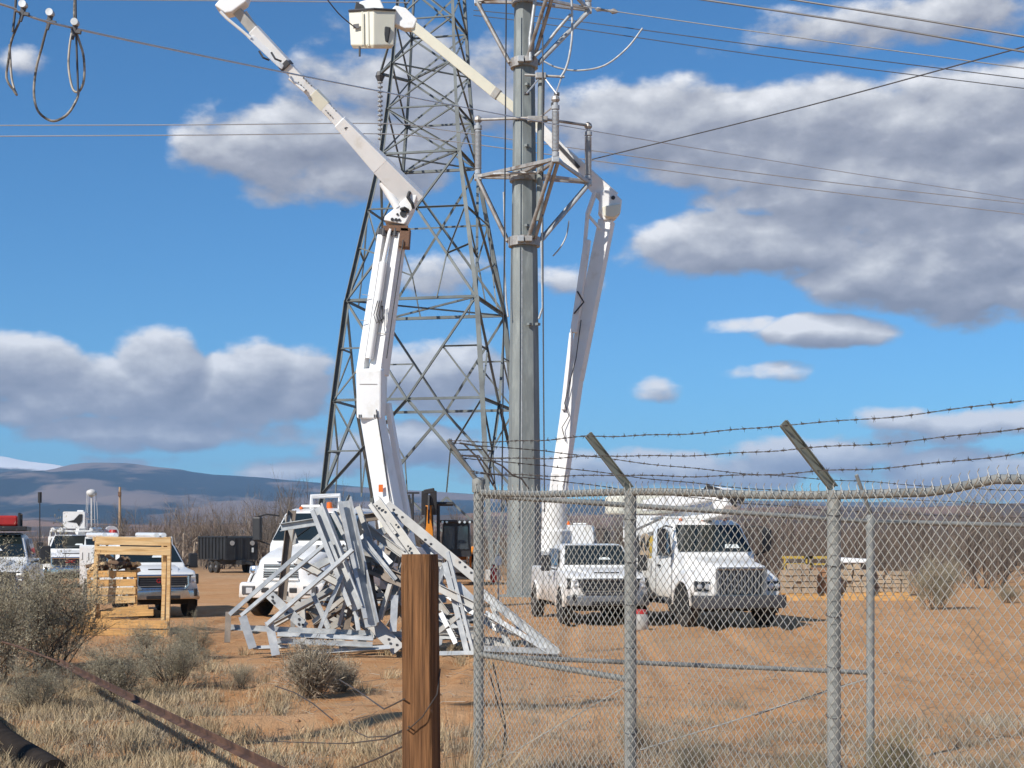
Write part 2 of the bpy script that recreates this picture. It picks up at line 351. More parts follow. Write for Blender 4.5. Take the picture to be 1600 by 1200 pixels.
def np_mesh(name, verts, quads, m, parent=None, kind=None, tris=False):
    me = bpy.data.meshes.new(name); nv = len(verts); nf = len(quads); k = quads.shape[1]
    me.vertices.add(nv); me.vertices.foreach_set('co', verts.astype(np.float32).ravel())
    me.loops.add(nf*k); me.loops.foreach_set('vertex_index', quads.astype(np.int32).ravel())
    me.polygons.add(nf); me.polygons.foreach_set('loop_start', np.arange(0, nf*k, k, dtype=np.int32))
    me.update(calc_edges=True); me.validate()
    me.materials.append(MT[m])
    o = bpy.data.objects.new(name, me); col.objects.link(o)
    if parent is not None: o.parent = parent
    if kind: o['kind'] = kind
    return o
def vnoise(x, y, seed=0):
    """cheap smooth value noise on arrays"""
    xi = np.floor(x).astype(np.int64); yi = np.floor(y).astype(np.int64); fx = x - xi; fy = y - yi
    fx = fx*fx*(3-2*fx); fy = fy*fy*(3-2*fy)
    def h(a, b):
        n = (a*374761393 + b*668265263 + seed*1442695041) & 0xffffffff
        n = ((n ^ (n >> 13)) * 1274126177) & 0xffffffff
        return ((n ^ (n >> 16)) & 0xffff) / 65535.0
    return (h(xi,yi)*(1-fx) + h(xi+1,yi)*fx)*(1-fy) + (h(xi,yi+1)*(1-fx) + h(xi+1,yi+1)*fx)*fy
def fbm(x, y, seed=0, oct=5):
    s = 0; a = .5
    for i in range(oct): s = s + a*vnoise(x*2**i, y*2**i, seed+i); a *= .5
    return s
# ------------------------------------------------------------------ ground
def ground_h(x, y):
    x = np.asarray(x, float); y = np.asarray(y, float)
    near = np.clip((70 - y)/30, 0, 1) * np.clip((y - 3)/4, 0, 1)
    h = (fbm(x*.5, y*.5, 3) - .5)*.10 + (fbm(x*2.3, y*2.3, 9) - .5)*.07
    # graded yard is flatter than the rough verge
    verge = np.clip((25 - y)/6, 0, 1)
    yard = .42 + .58*verge
    h = h*yard
    # low berm and wheel rut along the edge of the yard
    c = 18.2 + .55*np.sin(x*.35 + .6) + .05*x
    berm = .13*np.exp(-((y - c + .45)/.42)**2) - .10*np.exp(-((y - c - .1)/.3)**2)
    h = h + berm*np.clip((5.5 - x)/2, 0, 1)*np.clip((x + 9)/3, 0, 1)
    for cx, w in ((-1.2,.16), (.7,.16), (4.2,.2), (6.0,.2), (-8.4,.2), (-6.6,.2), (2.2,.14), (8.0,.18), (9.8,.18), (-3.9,.15)):
        u_ = (x - cx - .10*(y-25) - .6*np.sin(y*.11))/w; h = h + (-.075*np.exp(-u_**2) + .035*np.exp(-((np.abs(u_)-1.7)/.7)**2))*np.clip((y-20)/4,0,1)*(.5+.9*fbm(x*.8,y*.8,15))
    return h*near
def make_ground():
    def axis(lo, hi, step, far, g=1.28):
        a = list(np.arange(lo, hi, step)); s = step; x = a[-1]
        while x < far: s *= g; x += s; a.append(x)
        s = step; x = a[0]; b = []
        while x > -far*.9 if lo < 0 else x > -60: s *= g; x -= s; b.append(x)
        return np.array(b[::-1] + a)
    xs = np.clip(axis(-17, 16, .13, 14500), -16500, 16500); ys = np.clip(axis(9, 48, .13, 14500), -100, 16500)
    X, Y = np.meshgrid(xs, ys); Z = ground_h(X, Y)
    nx, ny = len(xs), len(ys)
    v = np.stack([X, Y, Z], -1).reshape(-1, 3)
    i = np.arange(ny-1)[:,None]*nx + np.arange(nx-1)[None,:]
    q = np.stack([i, i+1, i+1+nx, i+nx], -1).reshape(-1, 4)
    m = bpy.data.materials.new('orange_dirt'); m.use_nodes = True; nt = m.node_tree; n, l = nt.nodes, nt.links
    b = n['Principled BSDF']; b.inputs['Roughness'].default_value = .95; b.inputs['Specular IOR Level'].default_value = .15
    tc = n.new('ShaderNodeTexCoord')
    def noise(s, d=6, r=.6):
        t = n.new('ShaderNodeTexNoise'); t.inputs['Scale'].default_value = s; t.inputs['Detail'].default_value = d; t.inputs['Roughness'].default_value = r; l.new(tc.outputs['Object'], t.inputs['Vector']); return t.outputs['Fac']
    def rng(v, a, b_, c=0.0, d=1.0):
        t = n.new('ShaderNodeMapRange'); t.inputs[1].default_value = a; t.inputs[2].default_value = b_; t.inputs[3].default_value = c; t.inputs[4].default_value = d; l.new(v, t.inputs[0]); return t.outputs[0]
    def mix(f, A, B):
        t = n.new('ShaderNodeMix'); t.data_type = 'RGBA'; l.new(f, t.inputs['Factor'])
        for s, c in (('A', A), ('B', B)):
            if isinstance(c, tuple): t.inputs[s].default_value = (*c, 1)
            else: l.new(c, t.inputs[s])
        return t.outputs['Result']
    c = mix(rng(noise(.22), .4, .65), (.57,.31,.142), (.60,.365,.20))
    c = mix(rng(noise(1.6), .5, .7), c, (.49,.225,.085))
    c = mix(rng(noise(.09, 4), .56, .7), c, (.57,.365,.20))
    c = mix(rng(noise(.55, 7, .7), .55, .68), c, (.44,.235,.105))
    c = mix(rng(noise(9, 8, .7), .54, .72), c, (.34,.18,.085))
    c = mix(rng(noise(34, 4, .7), .62, .8), c, (.62,.44,.27))
    sx = n.new('ShaderNodeSeparateXYZ'); l.new(tc.outputs['Object'], sx.inputs[0])
    far = rng(sx.outputs[1], 75, 140)
    c = mix(far, c, mix(rng(noise(.02, 5), .4, .6), (.36,.245,.15), (.27,.205,.135)))
    l.new(c, b.inputs['Base Color'])
    bp = n.new('ShaderNodeBump'); bp.inputs['Strength'].default_value = 1.0; bp.inputs['Distance'].default_value = .035
    a = n.new('ShaderNodeMath'); a.operation = 'ADD'; l.new(noise(7, 8, .68), a.inputs[0]); l.new(noise(40, 4), a.inputs[1]); l.new(a.outputs[0], bp.inputs['Height']); l.new(bp.outputs[0], b.inputs['Normal'])
    MT['dirt'] = m
    o = np_mesh('ground', v, q, 'dirt', kind='structure')
    o.data.polygons.foreach_set('use_smooth', np.ones(len(o.data.polygons), bool))
make_ground()

# ------------------------------------------------------------------ mountains on the horizon
def mountain_mat(name, forest, bare, snowline=None, sc_=.0011):
    m = bpy.data.materials.new(name); m.use_nodes = True; nt = m.node_tree; n, l = nt.nodes, nt.links
    b = n['Principled BSDF']; b.inputs['Roughness'].default_value = .95; b.inputs['Specular IOR Level'].default_value = .05
    tc = n.new('ShaderNodeTexCoord'); mp = n.new('ShaderNodeMapping'); mp.inputs['Scale'].default_value = (1, .32, 2.6); l.new(tc.outputs['Object'], mp.inputs[0])
    t = n.new('ShaderNodeTexNoise'); t.inputs['Scale'].default_value = sc_; t.inputs['Detail'].default_value = 9; t.inputs['Roughness'].default_value = .55; l.new(mp.outputs[0], t.inputs['Vector'])
    r = n.new('ShaderNodeMapRange'); r.inputs[1].default_value = .485; r.inputs[2].default_value = .535; l.new(t.outputs['Fac'], r.inputs[0])
    mx = n.new('ShaderNodeMix'); mx.data_type = 'RGBA'; l.new(r.outputs[0], mx.inputs['Factor']); mx.inputs['A'].default_value = (*forest, 1); mx.inputs['B'].default_value = (*bare, 1); c = mx.outputs['Result']
    if snowline:
        sx = n.new('ShaderNodeSeparateXYZ'); l.new(tc.outputs['Object'], sx.inputs[0])
        t2 = n.new('ShaderNodeTexNoise'); t2.inputs['Scale'].default_value = .004; t2.inputs['Detail'].default_value = 8; t2.inputs['Roughness'].default_value = .7; l.new(mp.outputs[0], t2.inputs['Vector'])
        ma = n.new('ShaderNodeMath'); ma.operation = 'MULTIPLY_ADD'; ma.inputs[1].default_value = snowline[1]; l.new(t2.outputs['Fac'], ma.inputs[0]); l.new(sx.outputs[2], ma.inputs[2])
        r2 = n.new('ShaderNodeMapRange'); r2.inputs[1].default_value = snowline[0]; r2.inputs[2].default_value = snowline[0] + 20; l.new(ma.outputs[0], r2.inputs[0])
        m2 = n.new('ShaderNodeMix'); m2.data_type = 'RGBA'; l.new(r2.outputs[0], m2.inputs['Factor']); l.new(c, m2.inputs['A']); m2.inputs['B'].default_value = (.92,.92,.93,1); c = m2.outputs['Result']
    l.new(c, b.inputs['Base Color']); MT[name] = m
def mountain(name, Yr, depth, prof, m, seed, rough=.16):
    """a range whose crest follows the skyline; front slopes fall towards the viewer over 'depth' metres"""
    xs = np.linspace(-1400, 3000, 260); p = np.array(prof); crest = np.interp(xs, p[:,0], p[:,1])
    ts = np.concatenate([np.linspace(0, 1, 46), np.linspace(1.06, 1.5, 8)])
    T, XX = np.meshgrid(ts, xs, indexing='ij')
    Y = Yr - depth*(1 - T); hx = (XX - 800)/F*Yr; X = hx*(.9 + .1*T)
    H = HC + (HOR - np.interp(XX, p[:,0], p[:,1]))/F*Yr
    g = np.where(T <= 1, T**1.25, 1 - ((T-1)/.5)**1.5)
    n = fbm(X/Yr*9, Y/Yr*9, seed, 6) - .5
    Z = H*g + H*rough*n*4*np.clip(T*(1.0-T)*2.2, 0, 1) + (fbm(X/Yr*60, T*5, seed+4, 4)-.5)*H*(.02+.16*np.clip(T*(1-T)*4,0,1))
    Z = np.where((T <= 0) | (T >= 1.5), -30, Z)
    ny, nx = T.shape
    v = np.stack([X, Y, Z], -1).reshape(-1,3)
    i = np.arange(ny-1)[:,None]*nx + np.arange(nx-1)[None,:]
    q = np.stack([i, i+1, i+1+nx, i+nx], -1).reshape(-1,4)
    o = np_mesh(name, v, q, m, kind='structure'); o.data.polygons.foreach_set('use_smooth', np.ones(len(o.data.polygons), bool))
mountain_mat('snow_mountain', (.035,.05,.05), (.16,.13,.10), snowline=(660, 120))
mountain_mat('forest_mountain', (.022,.038,.05), (.23,.175,.15), snowline=(640, 150))
mountain_mat('bare_foothill', (.11,.085,.07), (.30,.19,.135), sc_=.0035)
mountain('snowy_mountain', 13500, 4000, [(-1400,770),(-500,735),(-120,704),(0,712),(40,720),(95,728),(150,738),(400,775),(3000,800)], 'snow_mountain', 5)
mountain('mountain_range', 11000, 6500, [(-1400,780),(-300,742),(0,742),(60,737),(95,730),(115,725),(150,722),(200,723),(260,731),(330,741),(400,746),(480,752),(560,761),(740,772),(900,780),(1100,786),(1400,790),(1700,794),(3000,800)], 'forest_mountain', 11, .2)
mountain('foothills', 4200, 1800, [(-1400,818),(0,815),(60,811),(110,817),(300,822),(470,812),(560,803),(680,806),(760,800),(900,806),(1080,797),(1250,790),(1420,793),(1600,786),(2000,790),(3000,800)], 'bare_foothill', 23, .3)

# the air between: one closed box of thin haze round everything
def haze():
    m = bpy.data.materials.new('haze_air'); m.use_nodes = True; n, l = m.node_tree.nodes, m.node_tree.links
    n.remove(n['Principled BSDF']); pv = n.new('ShaderNodeVolumePrincipled')
    pv.inputs['Color'].default_value = (.40,.65,1.0,1); pv.inputs['Density'].default_value = 5.6e-5; pv.inputs['Anisotropy'].default_value = 0.0
    l.new(pv.outputs[0], n['Material Output'].inputs['Volume']); MT['haze'] = m
    mb = MB().b2(-17500, 17500, -3000, 17500, -40, 900)
    o = mb.build('haze', 'haze', kind='stuff'); o['label'] = 'thin blue haze in the air over the plain'; o['category'] = 'haze'
haze()

# ------------------------------------------------------------------ shrubs, grass, thickets
def grow(rng, n_stem, h, spread, depth, kids, jit, base_r=.05, up=.35, shrink=.62, seglen=2):
    """branch segments: rows of (p0, p1, width0, width1, level)"""
    out = []
    def br(p, d, L, w, lev):
        k = seglen; q = p
        for i in range(k):
            d2 = (d + rng.normal(0, jit, 3)); d2[2] += up*.25; d2 /= np.linalg.norm(d2)
            r = q + d2*L/k; w2 = w*(1 - .35*(i+1)/k)
            out.append((q, r, w*(1-.35*i/k), w2, lev))
            if lev < depth:
                for _ in range(kids if i else max(1, kids-1)):
                    dd = d2 + rng.normal(0, .62, 3); dd[2] += up*.4; dd /= np.linalg.norm(dd)
                    br(q + (r-q)*rng.uniform(.3,1), dd, L*shrink*rng.uniform(.7,1.15), w2*.6, lev+1)
            q = r; d = d2
    for s in range(n_stem):
        a = rng.uniform(0, 2*np.pi); t = rng.uniform(.1, 1)**.7*spread
        d = np.array([math.cos(a)*t, math.sin(a)*t, 1.0]); d /= np.linalg.norm(d)
        p = np.array([math.cos(a), math.sin(a), 0])*rng.uniform(0, base_r)
        br(p, d, h*rng.uniform(.55, .85)*.62, 1.0, 0)
    return out
def ribbons(rng, segs, w):
    p0 = np.array([s[0] for s in segs]); p1 = np.array([s[1] for s in segs]); w0 = np.array([s[2] for s in segs])[:,None]*w; w1 = np.array([s[3] for s in segs])[:,None]*w
    d = p1 - p0; d /= (np.linalg.norm(d, axis=1, keepdims=True)+1e-9); r = rng.normal(0,1,d.shape); a = np.cross(d, r); a /= (np.linalg.norm(a,axis=1,keepdims=True)+1e-9)
    v = np.stack([p0-a*w0/2, p0+a*w0/2, p1+a*w1/2, p1-a*w1/2], 1).reshape(-1,3)
    return v, np.arange(len(v)).reshape(-1,4)
def leaves(rng, segs, lev, n, size, slim=.3):
    tips = [s for s in segs if s[4] >= lev]
    idx = rng.integers(0, len(tips), n); t = rng.uniform(0,1.1,n)[:,None]
    p0 = np.array([tips[i][0] for i in idx]); p1 = np.array([tips[i][1] for i in idx]); c = p0 + (p1-p0)*t + rng.normal(0,.012,(n,3))
    d = (p1-p0); d /= (np.linalg.norm(d,axis=1,keepdims=True)+1e-9); d = d + rng.normal(0,.6,(n,3)); d /= np.linalg.norm(d,axis=1,keepdims=True)
    a = np.cross(d, rng.normal(0,1,(n,3))); a /= np.linalg.norm(a,axis=1,keepdims=True)
    L = (size*rng.uniform(.6,1.4,n))[:,None]
    v = np.stack([c, c+d*L*.5+a*L*slim*.5, c+d*L, c+d*L*.5-a*L*slim*.5], 1).reshape(-1,3)
    return v, np.arange(len(v)).reshape(-1,4)
PROTO = {}
def shrub_proto(key, seed, h, spread, n_stem, depth, kids, w, nleaf, lsize, leafmat, stem='twigdark', slim=.3, up=.35):
    rng = np.random.default_rng(seed); sg = grow(rng, n_stem, h, spread, depth, kids, .22, base_r=.12*h, up=up)
    cut = min(1, depth-1); big = [s for s in sg if s[4] <= cut]; small = [s for s in sg if s[4] > cut]
    a = np_mesh('stems', *ribbons(rng, big + big, w), stem); b = np_mesh('twigs', *ribbons(rng, small, w*1.1), 'twig'); 
    c = np_mesh('foliage', *leaves(rng, sg, max(1,depth-1), nleaf, lsize, slim), leafmat)
    PROTO[key] = (a.data, b.data, c.data)
    for o in (a, b, c): bpy.data.objects.remove(o)
def gz(x, y): return float(ground_h(np.array([x]), np.array([y]))[0])
def shrub(key, px, Y, s, label, rz=0.0, sz=1.0, cat='shrub', name='sagebrush', group='shrubs on the dry verge'):
    x = (px-800)/F*Y
    o = thing(name, label, cat, (x, Y, gz(x,Y)-.03), rz, group)
    for nm, me in zip(('stems','twigs','foliage'), PROTO[key]):
        c = bpy.data.objects.new(nm, me); col.objects.link(c); c.parent = o; c.scale = (s, s, s*sz)
    return o
shrub_proto('sageA', 1, 1.0, .95, 20, 3, 3, .011, 30000, .018, 'sage', slim=.22)
shrub_proto('sageB', 2, 1.0, 1.15, 17, 3, 3, .0105, 24000, .018, 'sage', slim=.22)
shrub_proto('sageC', 3, 1.0, .75, 19, 3, 3, .011, 15000, .018, 'sage', slim=.22)
shrub_proto('rabbit', 4, 1.0, .85, 42, 2, 3, .009, 8000, .038, 'sagegreen', slim=.09, up=.5)
shrub_proto('bunch', 5, 1.0, .62, 90, 1, 3, .010, 6000, .07, 'greystraw', stem='twig', slim=.10, up=.7)
# ------------------------------------------------------------------ lattice tower
def lattice_tower():
    c0 = W(668, 905, 88); base = Vector((c0.x, 88.0, 0.0))
    t = thing('lattice_tower', 'tall grey steel lattice transmission tower behind the octagonal pole', 'tower', base)
    rz = R(-12); Y0 = 88.0; s = S(84)
    # (row of the near face in the photo, half width m)
    rows = [(905, 5.15), (770, 4.62), (624, 4.22), (465, 3.70), (225, 2.26), (150, 2.0), (75, 1.8), (5, 1.66), (-70, 1.5), (-150, 1.35)]
    lv = [((HOR - py)/s + HC, hw) for py, hw in rows]; lv[0] = (0.0, lv[0][1])
    lean = math.tan(R(1.3))
    def P(z, hx, hy):
        x = hx*math.cos(rz) - hy*math.sin(rz); y = hx*math.sin(rz) + hy*math.cos(rz)
        return Vector((x + lean*(z - 12)*.55, y, z))
    def corner(i, k):
        z, h = lv[i]; sx, sy = ((-1,-1),(1,-1),(1,1),(-1,1))[k]; return P(z, sx*h, sy*h)
    def member(nm, a, b, w, up=None, flip=1):
        u = Vector((0,0,1)) if up is None else up
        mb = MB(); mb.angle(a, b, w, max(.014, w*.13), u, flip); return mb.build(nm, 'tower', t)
    for k in range(4):
        mid = P(0, 0, 0)
        for i in range(len(lv)-1):
            a, b = corner(i,k), corner(i+1,k)
            out = Vector((a.x, a.y, 0)).normalized(); out = Matrix.Rotation(R(45), 3, 'Z') @ out
            w = .27 if i < 3 else .22 if i < 5 else .17
            member('leg', a, b, w, out, 1)
        f = MB(); q = corner(0,k); f.lathe(q - Vector((0,0,.05)), (0,0,1), [(0,.42),(.55,.42),(.62,.36)], 10); f.build('footing', 'scrap2', t)
    for k in range(4):
        k2 = (k+1) % 4
        nrm = ((corner(0,k)+corner(0,k2))/2); nrm.z = 0; nrm.normalize()
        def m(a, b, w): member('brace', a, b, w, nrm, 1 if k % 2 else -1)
        def L(a, b, u): return a + (b-a)*u
        for i in range(len(lv)-1):
            a, b, c, d = corner(i,k), corner(i,k2), corner(i+1,k2), corner(i+1,k)
            if i == 0: 
                mt_ = L(d, c, .5); m(a, L(d,c,.5), .13); m(b, L(d,c,.5), .13); continue
            if i == 1:      # inverted V from the belt centre down to the legs
                top = L(d, c, .5); m(top, a, .15); m(top, b, .15); m(d, c, .15)
                m(L(a,d,.45), L(a,top,.45), .09); m(L(b,c,.45), L(b,top,.45), .09); m(d, L(a,top,.45), .09); m(c, L(b,top,.45), .09)
                m(L(a,top,.45), a + (b-a)*.24, .07); m(L(b,top,.45), a + (b-a)*.76, .07)
            elif i == 2:    # V rising from the belt centre, with redundant bracing
                bot = L(a, b, .5); m(bot, d, .15); m(bot, c, .15); m(d, c, .17)
                u1, u2 = L(bot,d,.52), L(bot,c,.52)
                m(L(a,d,.52), u1, .09); m(L(b,c,.52), u2, .09); m(a, u1, .1); m(b, u2, .1)
            elif i == 3:    # tall panel: crossed diagonals, hip hangers
                m(a, c, .15); m(b, d, .15); m(d, c, .15)
                x = L(a, c, lv[3][1]/(lv[3][1]+lv[4][1]))
                m(L(a,d,.36), L(a,c,.30), .09); m(L(b,c,.36), L(b,d,.30), .09); m(L(a,b,.3), L(a,c,.30), .08); m(L(a,b,.7), L(b,d,.30), .08)
                m(L(a,d,.62), x, .1); m(L(b,c,.62), x, .1); m(L(a,d,.62), L(a,c,.30), .08); m(L(b,c,.62), L(b,d,.30), .08)
            else:
                m(a, c, .11); m(b, d, .11)
                if i % 2 == 0: m(d, c, .1)
    for i in (3, 4, 6, 8):
        member('plan_brace', corner(i,0), corner(i,2), .1); member('plan_brace', corner(i,1), corner(i,3), .1)
    # arm with a hanging insulator string on the left side
    zt = lv[6][0]; a = corner(6,0); b = corner(6,3); tip = (a+b)/2 + (P(zt,-1,0)-P(zt,0,0))*1.25
    member('crossarm', a, tip, .14); member('crossarm', b, tip, .14); member('crossarm', corner(7,0), tip, .11); member('crossarm', corner(7,3), tip, .11)
    mb = MB(); prof = []
    for j in range(13):
        o = -.45 - j*.27; prof += [(o,.05),(o-.02,.17),(o-.09,.15),(o-.1,.05)]
    mb.lathe(tip, (0,0,1), [(0,.03),(-.4,.03)] + prof + [(-4.3,.03)], 10); mb.build('insulator_string', 'porcelain', t)
    mb = MB(); mb.lathe(tip, (0,0,1), [(.1,.2),(-.15,.28),(-.42,.16)], 8); mb.build('insulator_clamp', 'darkgrey', t)
lattice_tower()

# ------------------------------------------------------------------ tubular steel pole with insulator arms
PY = 58.0
def steel_pole():
    base = Vector((W(819,930,PY).x, PY, 0)); t = thing('steel_pole', 'tall grey tubular steel pole with insulator arms beside lattice tower', 'utility pole', base)
    s = S(PY)
    def shaft(z0, z1, r0, r1, n=8, twist=R(-7)):
        mb = MB(); rings = []
        for z, r in ((z0,r0),(z1,r1)): rings.append([(base.x+r*math.cos(2*math.pi*j/n+twist), base.y+r*math.sin(2*math.pi*j/n+twist), z) for j in range(n)])
        return mb.loft(rings)
    rad = lambda z: .665 - (z/25.0)*.30
    shaft(0, 13.1, rad(0), rad(13.1)).build('shaft', 'pole', t, True)
    shaft(13.1, 25.5, rad(13.1)-.022, rad(25.5)-.02).build('upper_shaft', 'pole', t, True)
    MB().lathe(base, (0,0,1), [(.0,.95),(.06,.95)], 24).build('base_plate', 'pole', t, True)
    MB().lathe(base - Vector((0,0,.6)), (0,0,1), [(0,1.1),(.58,1.1)], 24).build('foundation', 'scrap2', t, True)
    seam = MB(); seam.bar(base+Vector((-.10,-rad(0)-.004,.1)), base+Vector((-.085,-rad(13)-.004,13.0)), .03, .012, up=(0,1,0)); seam.build('weld_seam', 'galv', t, True)
    for z, sx in ((10.2,.35),(10.2,.93),(13.9,.2),(16.9,.2),(19.2,.25)):
        MB().bar(base+Vector((sx*rad(z)-.05,-rad(z)*.95,z)), base+Vector((sx*rad(z)+.05,-rad(z)*1.12,z)), .16,.10).build('step_lug', 'pole', t, True, bevel=.01)
    def arm_set(zc, zt):
        cz = Vector((base.x, base.y, zc)); r = rad(zc)
        MB().lathe(cz - Vector((0,0,.22)), (0,0,1), [(0,r+.03),(0,r+.10),(.34,r+.10),(.34,r+.03)], 16).build('collar', 'frame', t, True)
        for yy in (-1,):
            MB().box((base.x-.13,base.y-r-.18,zc-.05),(.24,.2,.22)).build('collar_bracket','galv',t,True,bevel=.02)
            MB().box((base.x+.17,base.y-r-.18,zc-.05),(.26,.2,.2)).build('collar_bracket','frame',t,True,bevel=.02)
        tips = [Vector((W(747,272,58.4).x, 58.4, zt)), Vector((W(868,250,55.7).x, 55.7, zt)), Vector((W(919,277,59.3).x, 59.3, zt))]
        mats = ('frame','frame','scrap')
        for i, tp in enumerate(tips):
            d = Vector((tp.x-base.x, tp.y-base.y, 0)).normalized(); pn = Vector((-d.y, d.x, 0))
            root = cz + d*(r+.12)
            for sgn in (-1, 1):
                MB().tube([root + pn*.14*sgn, tp + pn*.10*sgn - Vector((0,0,.10))], .075, 8).build('strut', mats[i], t, True, smooth=.9)
            hr = Vector((base.x, base.y, zt-.05)) + d*(rad(zt)+.02)
            for sgn in (-1, 1):
                MB().bar(hr + pn*.3*sgn, tp + pn*.08*sgn, .11, .11).build('cross_bar', mats[i], t, True, bevel=.01)
            MB().box(tp - Vector((0,0,.04)), (.28,.28,.2)).build('tip_bracket', 'galv', t, True, bevel=.02)
            # post insulator standing on the tip
            L = 1.95; pr = [(.06,.13),(.22,.13),(.24,.09)]
            for j in range(30): o = .26 + j*(L-.5)/30; pr += [(o,.115),(o+.02,.14),(o+.04,.115)]
            pr += [(L-.2,.10),(L-.18,.15),(L-.04,.15),(L-.02,.08),(L+.1,.08)]
            MB().lathe(tp + Vector((0,0,.02)), (0,0,1), pr, 12).build('post_insulator', 'porcelain', t, True, smooth=.6)
            MB().lathe(tp + Vector((0,0,L+.1)), (0,0,1), [(0,.10),(.08,.16),(.2,.13),(.26,.05)], 8).build('line_clamp', 'frame', t, True)
        for a, b, m in ((0,1,'frame'),(1,2,'scrap')):
            MB().bar(tips[a], tips[b], .10, .13).build('tie_bar', m, t, True, bevel=.01)
        hr = Vector((base.x, base.y, zt)); MB().lathe(hr - Vector((0,0,.3)), (0,0,1), [(0,rad(zt)+.02),(0,rad(zt)+.08),(.3,rad(zt)+.08),(.3,rad(zt)+.02)], 16).build('collar', 'frame', t, True)
        MB().bar(Vector((base.x-1.15,base.y-.5,zt-.12)), Vector((base.x+.45,base.y-.75,zt-.12)), .16,.06).build('platform_plate','galv',t,True,bevel=.01)
        return tips
    lo = arm_set(13.42, 15.95); hi = arm_set(20.15, 22.62)
    # bus bars between insulator heads, small brackets on the shaft
    zb = 15.95 + 2.12
    for a, b in (((W(748,187,58.4)), W(835,184,57.3)), (W(850,186,57.3), W(919,196,59.3))):
        MB().tube([a, b], .055, 8).build('bus_bar', 'frame', t, True, smooth=.9)
    z2 = W(0,186,57.3).z
    MB().box(W(840,186,57.3), (.75,.18,.2)).build('bus_clamp', 'frame', t, True, bevel=.02)
    MB().tube([W(820,117,57.3), W(882,120,57.0)], .05, 8).build('bracket_arm', 'frame', t, True, smooth=.9)
    MB().box(W(845,119,57.1), (.4,.25,.22)).build('bracket_clamp', 'frame', t, True, bevel=.03)
    for a, b in (((843,122),(823,146)),((851,122),(870,147)),((877,122),(864,160)),((845,182),(865,166))):
        MB().tube([W(*a,57.1), W(*b,56.6)], .032, 6).build('bracket_rod', 'alu', t, True)
    for c in ((823,146),(870,147),(865,163)): MB().box(W(*c,56.7), (.2,.12,.12)).build('rod_clamp', 'darkgrey', t, True, bevel=.02)
    # riser conduit and step climbing line on the right of the shaft
    MB().tube([W(846,118,57.6), W(844,262,57.6), W(843,345,57.6)], .13, 8).build('conduit', 'pole', t, True, smooth=.9)
    MB().tube([W(836,0,57.3), W(828,60,57.3), W(829,95,57.3)], .07, 8).build('conduit', 'galv', t, True, smooth=.9)
    # white ground lead hanging on the right
    MB().tube([W(849,300,57.6), W(846,380,57.5), W(847,440,57.5), W(848,480,57.5), W(842,498,57.5)], .045, 6).build('ground_lead', 'scrap', t, True, smooth=.9)
    MB().tube([W(787,300,57.6), W(789,360,57.6), W(788,420,57.6), W(791,470,57.6), W(794,495,57.5)], .04, 6).build('ground_lead', 'scrap', t, True, smooth=.9)
    return lo, hi
TIPLO, TIPHI = steel_pole()

def wire(label, pts, r, m='wire', name='overhead_line', cat='power line', group='power lines strung across the sky', n=6, sub=6, smooth=True):
    """pts: (px, py, Y) points joined by a smooth line"""
    P = [W(*p) for p in pts]; q = []
    if smooth and len(P) > 2:
        for i in range(len(P)-1):
            a = P[max(i-1,0)]; b = P[i]; c = P[i+1]; d = P[min(i+2,len(P)-1)]
            for k in range(sub):
                t = k/sub; q.append(.5*((2*b) + (c-a)*t + (2*a-5*b+4*c-d)*t*t + (3*b-a-3*c+d)*t**3))
        q.append(P[-1])
    else:
        for k in range(13): q.append(P[0] + (P[-1]-P[0])*k/12)
    o = MB().tube(q, r, n).build(name, m, smooth=1.2); tag(o, label, cat, group); return o
wire('thick line sloping from the top edge to right edge, nearest the clouds', [(1040,-9,31),(1340,36,30),(1640,88,29)], .020, 'wire')
wire('thick line in the top right corner, highest of all', [(1190,-8,31),(1420,28,30),(1640,64,29)], .020, 'wire')
wire('thin line leaving the pole top with a splice near its left end', [(905,9,58),(1010,25,57),(1300,66,54),(1640,112,51)], .02, 'wire')
wire('thin line just below the spliced one, upper of two dark pairs', [(740,16,64),(885,31,62),(1200,73,60),(1640,128,58)], .018, 'wiredark')
wire('thin line just below the spliced one, lower of two dark pairs', [(740,24,64),(855,38,62),(1200,88,60),(1640,143,58)], .018, 'wiredark')
wire('dark line climbing from the right insulator to the right edge', [(925,249,59),(1260,166,53),(1640,62,46)], .022, 'wiredark')
wire('long pale line holding the hanging cable loops, passing before the pole', [(-1900,-440,9.8),(-300,-80,18.5),(0,6,20.0),(30,19,20.2),(120,45,21),(400,104,27),(700,163,42),(917,203,58),(1250,258,66),(1640,318,74)], .0155, 'alu')
wire('upper of two level lines crossing left sky below the loops', [(-40,196,64),(300,195,66),(600,193,68),(700,204,69),(880,229,70),(1250,279,74),(1640,322,78)], .024, 'alu')
wire('lower of two level lines crossing left sky below the loops', [(-40,213,64),(300,211,66),(600,209,68),(700,220,69),(900,247,70),(1250,294,74),(1640,339,78)], .024, 'alu')
wire('level line along the very top edge left of tower', [(80,-1,64),(350,1,66),(640,4,68)], .026, 'alu')
wire('short dark line dropping from the top edge to the raised bucket', [(506,-8,59),(530,22,59.5),(556,44,60)], .024, 'wiredark')
wire('black rope hanging straight down left of the steel pole', [(791,-8,57.0),(789,280,56.9),(787,500,56.8),(784,800,56.7)], .03, 'black', 'hanging_rope', 'rope', 'ropes hanging beside the pole')
wire('black rope hanging straight down right of the steel pole', [(848,20,57.0),(848,300,56.9),(849,560,56.8),(851,800,56.7)], .03, 'wiredark', 'hanging_rope', 'rope', 'ropes hanging beside the pole')
wire('pale jumper cable drooping from upper arm to the lower clamp', [(893,-6,57),(894,50,57),(890,85,57),(884,107,57),(876,121,57)], .05, 'scrap', 'jumper_cable', 'cable', 'jumper cables on the pole')
